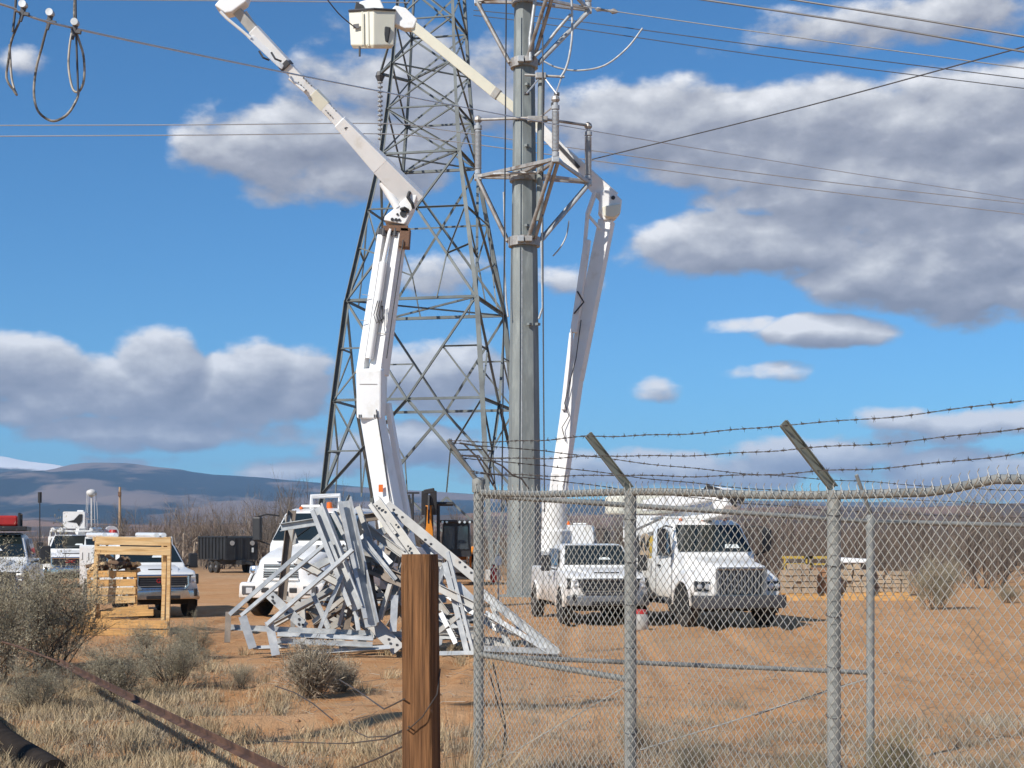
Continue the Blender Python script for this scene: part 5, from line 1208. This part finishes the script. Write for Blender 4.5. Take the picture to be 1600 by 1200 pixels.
def back_fence():
    c = FP[0]; e1 = W(1360,845,14.3); e2 = W(1900,845,15.2)
    t = thing('fence_frame','grey pipe fence frame running behind the chain-link mesh to right','fence',(e1.x,e1.y,0))
    P0 = c + Vector((.02,.06,0)); z0 = W(0,774,13.36).z; zm0 = W(0,1025,13.36).z
    a1 = W(1360,815,14.3); a2 = W(1900,829,15.2)
    MB().tube([P0+Vector((0,0,z0)), a1, a2], .0235, 12).build('top_rail','fencepipe',t,True,smooth=.8)
    MB().tube([P0+Vector((0,0,zm0)), W(1360,1051,14.3)], .0215, 12).build('middle_rail','fencepipe',t,True,smooth=.8)
    base1 = Vector((e1.x,e1.y,-.3)); top1 = W(1361,806,14.3)
    MB().tube([base1, Vector((e1.x,e1.y,top1.z))], .038, 14).build('post','fencepipe',t,True,smooth=.8)
    MB().lathe(Vector((e1.x,e1.y,top1.z-.12)),(0,0,1),[(0,.038),(0,.046),(.1,.046),(.13,.03)],14).build('post_cap','fencepipe',t,True,smooth=.8)
    MB().tube([top1, W(1358,796,14.25), W(1338,742,14.15)], .018, 8).build('barb_arm','fencepipe',t,True,smooth=.8)
    base2 = Vector((e2.x,e2.y,-.3)); MB().tube([base2, Vector((e2.x,e2.y,a2.z))], .038, 14).build('post','fencepipe',t,True,smooth=.8)
    MB().tube([W(1357,1060,14.28), W(1000,1172,13.7)], .007, 6).build('truss_rod','fencewire',t,True)
    MB().tube([W(1350,1062,14.28), W(1305,1074,14.2), W(1180,1118,13.9)], .004, 6).build('truss_rod','wiredark',t,True)
    A = ATIPS[0]
    for k,(fr,y1,y2) in enumerate(((.95,752,770),(.6,775,792),(.25,800,806))):
        p = A[0]+(A[1]-A[0])*fr
        strand([p, W(852,(704,727,748)[k],13.5), W(1345,y1,14.2), W(1900,y2,15)], 10+k, par=t)
    # loose strands looping down at the corner
    for k,pts in enumerate((((718,692),(752,698),(768,720),(785,728),(800,742),(815,748),(826,764)),((725,694),(745,714),(760,740),(776,768)),((720,712),(748,712),(765,735),(775,765)))):
        MB().tube([W(x_,y_,13.2+.02*i) for i,(x_,y_) in enumerate(pts)], .008, 6).build('loose_wire','barb',t,True,smooth=1.2)
    for k,pts in enumerate((((770,1035),(782,1085),(790,1130),(786,1180),(775,1215)),((765,1052),(778,1100),(792,1150),(790,1170)))):
        MB().tube([W(x_,y_,13.4+.05*i) for i,(x_,y_) in enumerate(pts)], .007, 6).build('loose_wire','wiredark',t,True,smooth=1.2)
back_fence()

# ------------------------------------------------------------------ timber post with wraps of old fence wire
def timber_post():
    Y = 8.0; x = (656-800)/F*Y; z = gz(x,Y)
    t = thing('timber_post','thick brown weathered timber post left of the chain-link fence','post',(x,Y,0))
    n = 40; rings = []; rg = np.random.default_rng(4); jj = rg.normal(0,1,n)
    H = W(0,866,Y).z
    for i,zz in enumerate(np.linspace(-.4,H,26)):
        r0 = .086 if zz > .6 else .089; pts = []
        for j in range(n):
            a = 2*math.pi*j/n; c,s_ = math.cos(a),math.sin(a); sq = (abs(math.cos(a+.22))**6+abs(math.sin(a+.22))**6)**(-1/6)
            crack = -.010*math.exp(-((j-27.5)/.7)**2) - .007*math.exp(-((j-31.5)/.6)**2)*(zz < 1.6) - .006*math.exp(-((j-35)/.6)**2)*(zz > .9)
            r = r0*sq + .0018*jj[j] + crack + .002*math.sin(zz*5+j) - (.006 if i == 25 else 0)
            pts.append((c*r*1.0 + .012*(H-zz)/H*1.2, s_*r*.95, zz))
        rings.append(pts)
    MB().loft(rings).build('post','postwood',t,smooth=.9)
    for k,zz in enumerate((.86,.88,.66)):
        pts = [(.006+math.cos(a)*.116, math.sin(a)*.112, zz+.02*math.sin(a+k)) for a in np.linspace(0,2*math.pi,25)]
        MB().tube(pts,.0028,5).build('wire_wrap','barb',t)
    wr = thing('old_fence_wire','rusty slack fence wires trailing from the timber post','wire',W(640,1150,8.1))
    for k,pts in enumerate((((688,1045,8.05),(683,1085,7.9),(660,1120,7.88),(638,1140,7.9),(610,1150,8.6),(575,1152,9.6),(548,1140,10.6),(545,1125,11.2)),
                            ((640,1135,7.9),(600,1155,8.8),(540,1162,10),(470,1160,11.5),(410,1158,13)),
                            ((632,1092,7.9),(600,1108,8.6),(560,1080,10),(530,1062,12)),
                            ((632,1165,7.95),(590,1185,8.7),(540,1205,9.6)),
                            ((520,1125,13),(490,1100,13.4),(460,1082,13.8),(430,1072,14.2)))):
        MB().tube([W(*p) for p in pts], .0035+.0006*k, 5).build('wire_strand','barb',wr,True,smooth=1.2)
timber_post()

# ------------------------------------------------------------------ fallen rusty rail and old log
rr = thing('rusty_rail','long rusty angle iron rail slanting across the brush at lower left','rail',W(95,1035,20.0))
MB().angle(W(92,1034,20.0), W(612,1292,8.25), .054, .008, up=(0,-.5,1)).build('angle_iron','rust',rr,True)
MB().tube([W(92,1034,20), W(60,1022,20.4), W(34,1012,21), W(4,1003,21.5)], .014, 6).build('bent_rod','rust',rr,True)
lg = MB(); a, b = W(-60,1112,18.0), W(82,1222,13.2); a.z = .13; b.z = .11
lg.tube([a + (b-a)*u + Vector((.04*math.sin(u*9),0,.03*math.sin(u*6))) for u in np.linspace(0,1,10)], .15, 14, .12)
tag(lg.build('fallen_log','log',smooth=1.0),'dark log lying in the bottom left corner','log')

# ------------------------------------------------------------------ lumber stand with crate of firewood
YL = 34.2
ls = thing('lumber_stand','open frame of pale sawn lumber with two header boards beside pickup','wooden stand',(W(205,990,YL).x,YL,0))
def plank(t, nm, m, x0, y0, x1, y1, hpx, Y, th=.045, Y1=None):
    a, b = W(x0,y0,Y), W(x1,y1,Y if Y1 is None else Y1); return MB().bar(a, b, th, hpx/S(Y)).build(nm, m, t, True, bevel=.006)
plank(ls,'header_board','lumberp',150,844.5,267,846.5,13,YL-.05); plank(ls,'header_board','lumberp',150,859.5,267,861.5,13,YL-.05)
def stud(x0,y0,x1,y1,wpx,Y): MB().bar(W(x0,y0,Y), W(x1,y1,Y), wpx/S(Y), .09, up=(0,-1,0)).build('post','lumberp',ls,True,bevel=.006)
stud(152,846,145,993,6.5,YL+.02); stud(259,846,254,988,5.5,YL+.12); stud(265,846,262,1000,5.5,YL-.02)
MB().bar(W(150,842,YL+.05), W(148,842,YL+1.5), .09,.09).build('side_beam','lumberp',ls,True); MB().bar(W(264,842,YL+.05), W(258,842,YL+1.5), .09,.09).build('side_beam','lumberp',ls,True)
for x_ in (152,256): MB().bar(W(x_,846,YL+1.45), Vector((W(x_,846,YL+1.45).x,YL+1.45,0)), .09,.09,up=(0,-1,0)).build('post','lumberp',ls,True)
for (x0,y0,x1,y1,h,dy) in ((112,962,240,957,10,.1),(108,974,262,976,13,-.08),(112,987,262,990,10,-.12)): plank(ls,'base_board','lumber',x0,y0,x1,y1,h,YL+dy)
plank(ls,'base_board','lumber',165,956,232,950,10,YL+.3)
cr = thing('firewood_crate','slatted lumber crate full of split firewood inside the stand','crate',(W(176,990,YL+.4).x,YL+.45,0))
for k,(y0,h) in enumerate(((897,10.5),(911,11),(924,11),(937.5,11.5))):
    plank(cr,'slat','lumber' if k<2 else 'lumberp',137,y0+.5,213-.5*k,y0-1,h,YL+.35,.03)
    plank(cr,'slat','lumber',137,y0+.5,213,y0-1,h*.95,YL+1.25,.03)
for x_ in (139,212): MB().bar(W(x_,890,YL+.39), W(x_,962,YL+.39), .07,.05,up=(0,-1,0)).build('corner_post','lumber',cr,True); MB().bar(W(x_,890,YL+1.2), W(x_,958,YL+1.2), .07,.05,up=(0,-1,0)).build('corner_post','lumber',cr,True)
for x_ in (137,213):
    for k in range(4): MB().bar(W(x_,897+13.5*k,YL+.39), W(x_,897+13.5*k,YL+1.2), .03,.15).build('side_slat','lumber',cr,True)
MB().box((W(176,950,YL+.8).x,YL+.8,.32),(1.0,.8,.04)).build('crate_floor','lumber',cr,True)
rg = random.Random(11)
for k in range(22):
    x_ = 147+ (k%11)*6 + rg.uniform(-2,2); row = k//11
    y_ = 891 - row*7 - (9 if 4<k%11<9 else 0)*rg.uniform(.4,1.1) + rg.uniform(-2,2); Yk = YL+.55+.35*row
    fw = thing('firewood_log','split firewood log heaped on top of the slatted crate','firewood',W(x_,y_,Yk),0,'firewood heaped in the crate')
    d = Vector((rg.uniform(-1,1),rg.uniform(-1,.2),rg.uniform(-.5,.7))).normalized(); c = W(x_,y_,Yk); L = rg.uniform(.28,.42); r = rg.uniform(.05,.075)
    MB().profile(c-d*L/2, c+d*L/2, [(-r,-r*.4),(r*.2,-r*.9),(r,-r*.1),(r*.6,r*.8),(-r*.5,r*.7)], (0,0,1)).build('bark','bark',fw,True)
    for sg in (-1,1):
        e = c + d*sg*(L/2+.002); MB().profile(e, e+d*sg*.006, [(-r*.9,-r*.35),(r*.2,-r*.8),(r*.9,-r*.1),(r*.5,r*.7),(-r*.5,r*.6)], (0,0,1)).build('cut_face','cutwood',fw,True)

# ------------------------------------------------------------------ far things
wt = thing('water_tower','distant white water tower on legs before the blue mountains','water tower',(W(143,850,620).x,620,0))
s6 = 1/S(620); zc = W(0,770,620).z
MB().lathe((0,0,zc),(0,0,1),[(-1.6,.5),(-1.3,1.4),(-.6,1.95),(.1,2.1),(.7,1.9),(1.2,1.2),(1.45,.3)],20).build('tank','watertank',wt,smooth=.9)
for k in range(5):
    a = 2*math.pi*k/5+.5; MB().tube([(math.cos(a)*2.9,math.sin(a)*2.9,0),(math.cos(a)*1.95,math.sin(a)*1.95,zc)],.11,6).build('leg','watertank',wt)
MB().tube([(0,0,0),(0,0,zc-1.4)],.32,8).build('riser_pipe','watertank',wt); 
for k in range(5):
    a = 2*math.pi*k/5+.5; b = a+2*math.pi/5; MB().tube([(math.cos(a)*2.45,math.sin(a)*2.45,zc*.5),(math.cos(b)*2.45,math.sin(b)*2.45,zc*.5)],.06,5).build('strut','watertank',wt)
up_ = thing('wooden_utility_pole','slim bare wooden utility pole beside the distant water tower','utility pole',(W(187,850,170).x,170,0))
MB().tube([(0,0,0),(.03,0,W(0,761,170).z)],.19,10,.13).build('pole','utilpole',up_,smooth=.8); MB().box((.02,-.1,W(0,772,170).z),(.3,.3,.5)).build('pole_bracket','rustband',up_)

# stacked material beyond the fence on the right
def pallet(label, px, Y, w, h, m='brick', rows=5, wrap=False):
    x = (px-800)/F*Y; t = thing('pallet_stack', label, 'pallet', (x,Y,0), R(random.Random(px).uniform(-12,12)), 'loaded pallets in the yard')
    for yy in (-.45,0,.45): MB().b2(-w/2,w/2,yy-.05,yy+.05,0,.1).build('runner','lumber',t)
    for k in range(6): MB().b2(-w/2+k*w/6,-w/2+k*w/6+w/8,-.5,.5,.105,.13).build('deck_board','lumber',t)
    rj = random.Random(px*3)
    for r_ in range(rows):
        n = 4; z0 = .14+r_*(h-.14)/rows; z1 = z0+(h-.14)/rows*.86
        for k in range(n):
            if r_ == rows-1 and rj.random() < .35: continue
            xa = -w/2+k*w/n+.01+rj.uniform(-.03,.03); MB().box((xa+w/n*.46, rj.uniform(-.05,.05), (z0+z1)/2), (w/n*.9, .94*rj.uniform(.85,1.05), z1-z0), (0,0,rj.uniform(-.06,.06))).build('stacked_timber',m,t)
    if wrap: MB().loft([ring(-.55,.5,.4,h,h+.22,.08),ring(.55,.5,.4,h,h+.16,.08)]).build('wrap','white',t)
    return t
pallet('tan pallet stack just right of the line truck bumper',1247,58,1.25,1.25)
pallet('reddish pallet stack left of the thick fence post',1279,58.5,1.1,1.3,'clod',6)
pallet('pallet stack with pale wrap between the two fence posts',1332,59,1.2,1.25,'brick',5,True)
pallet('low pallet stack right of the thin fence post',1392,59.5,1.3,.95)
for k,(px,lab) in enumerate(((1246,'yellow trestle rail on the left pallet stacks'),(1280,'yellow trestle rail nearest the thick fence post'))):
    c = thing('yellow_trestle',lab,'trestle',((px-800)/F*60.2,60.2,0),0,'yellow trestles')
    for xx in (-.5,.5): MB().bar((xx,0,0),(xx,0,1.4),.06,.06).build('leg','yellow',c)
    MB().b2(-.6,.6,-.04,.04,1.4,1.5).build('top_rail','yellow',c); MB().b2(-.6,.6,-.03,.03,1.15,1.22).build('lower_rail','yellow',c)
ch = thing('timber_beam','long squared timber lying in front of the pallet stacks','timber',((1330-800)/F*54,54,0)); MB().b2(-2.6,2.4,-.1,.1,.0,.16).build('beam','lumber',ch)
wc = thing('water_jug','small red topped grey jug on the ground beside the pickup','jug',(W(1001,985,36.2).x,36.2,0))
MB().lathe((0,0,0),(0,0,1),[(0,.16),(.02,.18),(.34,.18),(.38,.15)],16).build('jug_body','scrap2',wc,smooth=.8); MB().lathe((0,0,.38),(0,0,1),[(0,.16),(.09,.15),(.11,.05)],16).build('jug_lid','red',wc,smooth=.8)
fx_ = thing('fire_extinguisher','small red fire extinguisher hung on stake left of steel pole','extinguisher',(W(771,930,50).x,50,0))
MB().tube([(.16,.05,0),(.16,.05,1.7)],.03,6).build('stake','scrap2',fx_); MB().lathe((0,0,.75),(0,0,1),[(0,.09),(.03,.11),(.4,.11),(.48,.05),(.56,.04)],14).build('cylinder','red',fx_,smooth=.8); MB().box((0,0,1.3),(.14,.06,.06)).build('handle','black',fx_); MB().box((.16,-.02,1.45),(.2,.03,.3)).build('tag','paperw',fx_)
MB().tube([(.16,.0,1.15),(0,0,1.2)],.02,6).build('hanger','black',fx_)

# ------------------------------------------------------------------ planting
shrub('sageA', 30, 24.5, 2.6, 'large grey sagebrush at the left edge before the lumber stand', .3)
shrub('sageC', 84, 25.6, 1.95, 'tall twiggy sagebrush overlapping the left side of the lumber stand', 2.1, 1.05)
shrub('sageB', -20, 22.5, 2.2, 'dark sagebrush cut off by the left edge of view', 4.0)
shrub('sageB', 178, 20.2, 1.25, 'wide grey sagebrush under the middle of the rusty rail', 1.0, .85)
shrub('sageA', 272, 21.6, 1.2, 'twiggy sagebrush just right of the rusty rail middle', 5.2, .9)
shrub('sageC', 228, 27.5, 0.85, 'small sagebrush in front of the pickup and lumber stand base', 3.3)
shrub('sageA', 296, 27.2, 0.95, 'small bare sagebrush beside the pickup front wheel', 1.9)
shrub('sageB', 60, 18.8, 1.05, 'low sagebrush below the upper end of rusty rail', 2.7, .8)
shrub('bunch', 488, 20.6, 1.15, 'rounded grey bunchgrass clump in front of scrap heap', 0, .95, 'grass clump', 'bunchgrass')
shrub('bunch', 530, 21.4, 0.84, 'smaller bunchgrass clump right of the rounded clump before scrap heap', 1.2, .8, 'grass clump', 'bunchgrass')
shrub('sageC', 375, 22.0, 0.63, 'tiny sagebrush on bare dirt left of bunchgrass', 1, .8)
shrub('rabbit', 1392, 13.0, 0.72, 'greenish rabbitbrush low behind the thin fence post', .4, 1, 'shrub', 'rabbitbrush')
shrub('rabbit', 1262, 12.6, 0.5, 'greenish rabbitbrush left of the thick fence post foot', 1.4, 1, 'shrub', 'rabbitbrush')
shrub('sageB', 1085, 13.4, 0.55, 'grey sagebrush at bottom behind the fence middle bay', 2.2)
shrub('sageC', 1570, 12.2, 0.6, 'grey sagebrush in the bottom right corner behind mesh', 3.1)
shrub('sageA', 1462, 47.0, 1.75, 'lone bare grey bush standing in the yard right of posts', .2, 1.25)
shrub('sageB', 1575, 52.0, 1.20, 'low grey bush at the right edge of the yard', 1.1, .7)
shrub('sageC', 985, 15.6, 0.54, 'tiny dry shrub in the dirt behind the middle post', .5)

def blades(n, xy, h, w, seed, lean=.5):
    rg = np.random.default_rng(seed); p = xy(rg, n); z = ground_h(p[:,0], p[:,1]) - .01; b = np.column_stack([p, z])
    a = rg.uniform(0,2*np.pi,n); l = rg.uniform(0,lean,n); H = (h*rg.uniform(.5,1.3,n))
    t = b + np.column_stack([np.cos(a)*l*H, np.sin(a)*l*H, H]); m = b + (t-b)*.55 + np.column_stack([np.zeros(n),np.zeros(n),H*.10])
    s_ = np.column_stack([-np.sin(a+1.2), np.cos(a+1.2), np.zeros(n)])*w
    v = np.stack([b-s_, b+s_, m+s_*.7, m-s_*.7, m-s_*.7, m+s_*.7, t+s_*.15, t-s_*.15],1).reshape(-1,3)
    return v, np.arange(len(v)).reshape(-1,4)
def tuft_xy(cx, sd, pick):
    """tufts scattered where pick(px,Y) allows"""
    def f(rg, n):
        c = []
        while len(c) < cx:
            px = rg.uniform(-150,1750); Y = rg.uniform(12.2, 30); 
            if rg.uniform() < pick(px, Y): c.append(((px-800)/F*Y, Y))
        c = np.array(c); i = rg.integers(0, len(c), n); k = rg.normal(0, sd, (n,2))*rg.uniform(.3,1.6,(len(c),1))[i]
        return c[i] + k
    return f
def left_pick(px, Y):
    r = HOR + HC*F/Y
    if px < 460 and r > 1085: return .7 if px < 330 else .4
    if px < 760 and r > 1150: return .4
    if px < 420 and r > 1040: return .28
    return .03 if px < 760 else .0
def right_pick(px, Y):
    r = HOR + HC*F/Y
    if px > 760 and r > 1120: return .45
    if 760 < px < 1000 and 1090 < r < 1130: return .4
    return .015
o = np_mesh('dry_grass', *blades(23000, tuft_xy(380,.10,left_pick), .17, .004, 1, .8), 'straw', kind='stuff'); o['label'] = 'dry straw coloured grass on the verge at lower left'; o['category'] = 'grass'
o = np_mesh('grey_grass', *blades(34000, tuft_xy(520,.16,lambda p,y: max(left_pick(p,y), right_pick(p,y))), .11, .0042, 2, 1.1), 'greystraw', kind='stuff'); o['label'] = 'grey dead grass and stubble scattered over the dirt'; o['category'] = 'grass'
# long pale straw at the foot of the timber post
rgp = np.random.default_rng(8)
def straw_xy(rg, n): return np.column_stack([(705-800)/F*10.2 + rg.normal(0,.10,n), 10.0 + rg.normal(0,.12,n)])
stv = blades(260, straw_xy, .95, .0035, 9, 1.0)
o = np_mesh('straw_clump', *stv, 'straw'); tag(o, 'long pale straw clump at the foot of the timber post', 'grass clump')
# clods and small stones
def clods():
    rg = np.random.default_rng(12); n = 2600; px = rg.uniform(-100,1700,n); Y = 12 + 34*rg.uniform(0,1,n)**1.6; x = (px-800)/F*Y; z = ground_h(x,Y); r = .008+.03*rg.uniform(0,1,n)**4
    o8 = np.array([(1,0,0),(0,1,0),(-1,0,0),(0,-1,0),(0,0,.8),(0,0,-.6)])
    v = (np.column_stack([x,Y,z])[:,None,:] + o8[None]*r[:,None,None]*rg.uniform(.6,1.4,(n,6,1))).reshape(-1,3)
    f = np.array([(0,1,4),(1,2,4),(2,3,4),(3,0,4),(1,0,5),(2,1,5),(3,2,5),(0,3,5)]); q = (f[None]+np.arange(n)[:,None,None]*6).reshape(-1,3)
    o = np_mesh('dirt_clods', v, q, 'clod', kind='stuff'); o['label'] = 'small clods and stones strewn on the orange dirt'; o['category'] = 'stones'
clods()
def litter():
    rg = np.random.default_rng(31); n = 2600; px = rg.uniform(-100,1700,n); Y = 12.5 + 16*rg.uniform(0,1,n)**1.5; x = (px-800)/F*Y; z = ground_h(x,Y) + .008
    a = rg.uniform(0,np.pi,n); L = rg.uniform(.04,.22,n); d = np.column_stack([np.cos(a)*L, np.sin(a)*L, rg.uniform(-.01,.05,n)]); p = np.column_stack([x,Y,z])
    sgs = [(p[i]-d[i], p[i]+d[i], 1.0, .5, 0) for i in range(n)]
    o = np_mesh('dead_twigs', *ribbons(rg, sgs, .009), 'twig', kind='stuff'); o['label'] = 'dead twigs and stalks littering the dirt'; o['category'] = 'litter'
litter()
# bare thickets far behind
def thickets():
    protos = []
    for sd in range(5):
        rg = np.random.default_rng(40+sd); sg = grow(rg, 7, 1.0, .85, 3, 3, .2, base_r=.3, up=.5)
        protos.append(ribbons(rg, sg, .024)[0])
    def band(name, label, spots, m):
        vs = []
        for i,(x,y,h,w) in enumerate(spots):
            v = protos[i % 5]; a = i*1.7; c,s_ = math.cos(a),math.sin(a)
            vs.append(np.column_stack([(v[:,0]*c - v[:,1]*s_)*w + x, (v[:,0]*s_ + v[:,1]*c)*w + y, v[:,2]*h - .1]))
        v = np.concatenate(vs); o = np_mesh(name, v, np.arange(len(v)).reshape(-1,4), m, kind='stuff'); o['label'] = label; o['category'] = 'thicket'
    rg = np.random.default_rng(77); sp = []
    for row,Yb in enumerate((110,116,124,134,146,162)):
        for px in np.arange(-300,1900,50 - row*2):
            Y = Yb + rg.uniform(-5,5); x = (px + rg.uniform(-25,25) - 800)/F*Y
            hill = np.interp(px,[-300,60,180,300,420,520,700,900,1200,1900],[3.4,3.2,3.5,4.6,5.3,4.6,4.2,4.0,4.6,5.0]); h = hill*rg.uniform(.6,1.15)*(.72+.6*float(fbm(np.array([x*.06]),np.array([Y*.05]),5)[0]))
            sp.append((x,Y,h*1.5,h*1.0))
    band('bare_thicket','long band of bare brown brush below the mountains',sp,'thicket')
    sp = []
    for row,Yb in enumerate((72,78,86,95)):
        for px in np.arange(1180,1950,54):
            Y = Yb + rg.uniform(-3,3) - (px-1180)*.008; x = (px + rg.uniform(-25,25) - 800)/F*Y; h = np.interp(px,[1180,1300,1600],[2.4,2.9,3.3])*rg.uniform(.6,1.15)*(.75+.6*float(fbm(np.array([x*.1]),np.array([Y*.1]),6)[0]))
            sp.append((x,Y,h*1.4,h*1.0))
    band('yard_thicket','bare brown brush along the yard edge behind right fence',sp,'thicket')
    # low grass skirt in front of the thicket
thickets()
def bare_tree(px, Y, h, seed, label):
    rg = np.random.default_rng(seed); x = (px-800)/F*Y; t = thing('bare_tree', label, 'tree', (x,Y,0), 0, 'leafless trees beyond the yard')
    sg = grow(rg, 3, h, .35, 4, 2, .16, base_r=.15, up=.7, shrink=.66)
    big = [s for s in sg if s[4] == 0]; sm = [s for s in sg if s[4] > 0]
    mb = MB()
    for s in big: mb.tube([s[0]-np.array([0,0,.05]), s[1]], .16*s[2], 6, .16*s[3])
    mb.build('trunk','palebark',t); v,q = ribbons(rg, sm, .15); np_mesh('crown', v, q, 'palebark', t)
bare_tree(428,122,7.6,5,'tall pale leafless tree left of the bucket truck cab')
bare_tree(405,126,6.6,6,'shorter pale leafless tree behind the dump trailer')
bare_tree(290,112,5.4,7,'dark leafless tree in the brush behind the pickup')
bare_tree(1010,120,5.2,8,'leafless tree in the brush behind the line truck')

# utility pole just outside the view on the left: it carries the near line and throws the long thin shadow across the verge
np_ = thing('line_pole','tall wooden utility pole standing out of view at the left','utility pole',(-10.6,7.3,0))
MB().tube([(0,0,-.3),(0,0,13.2)],.17,12,.12).build('pole','utilpole',np_,smooth=.8)
MB().bar((-1.2,.25,12.2),(1.2,-.25,12.2),.1,.12).build('crossarm','utilpole',np_)
for x_ in (-1.0,1.0): MB().lathe((x_,-.21*x_,12.26),(0,0,1),[(0,.03),(.1,.07),(.2,.06),(.28,.03)],10).build('pin_insulator','porcelain',np_)
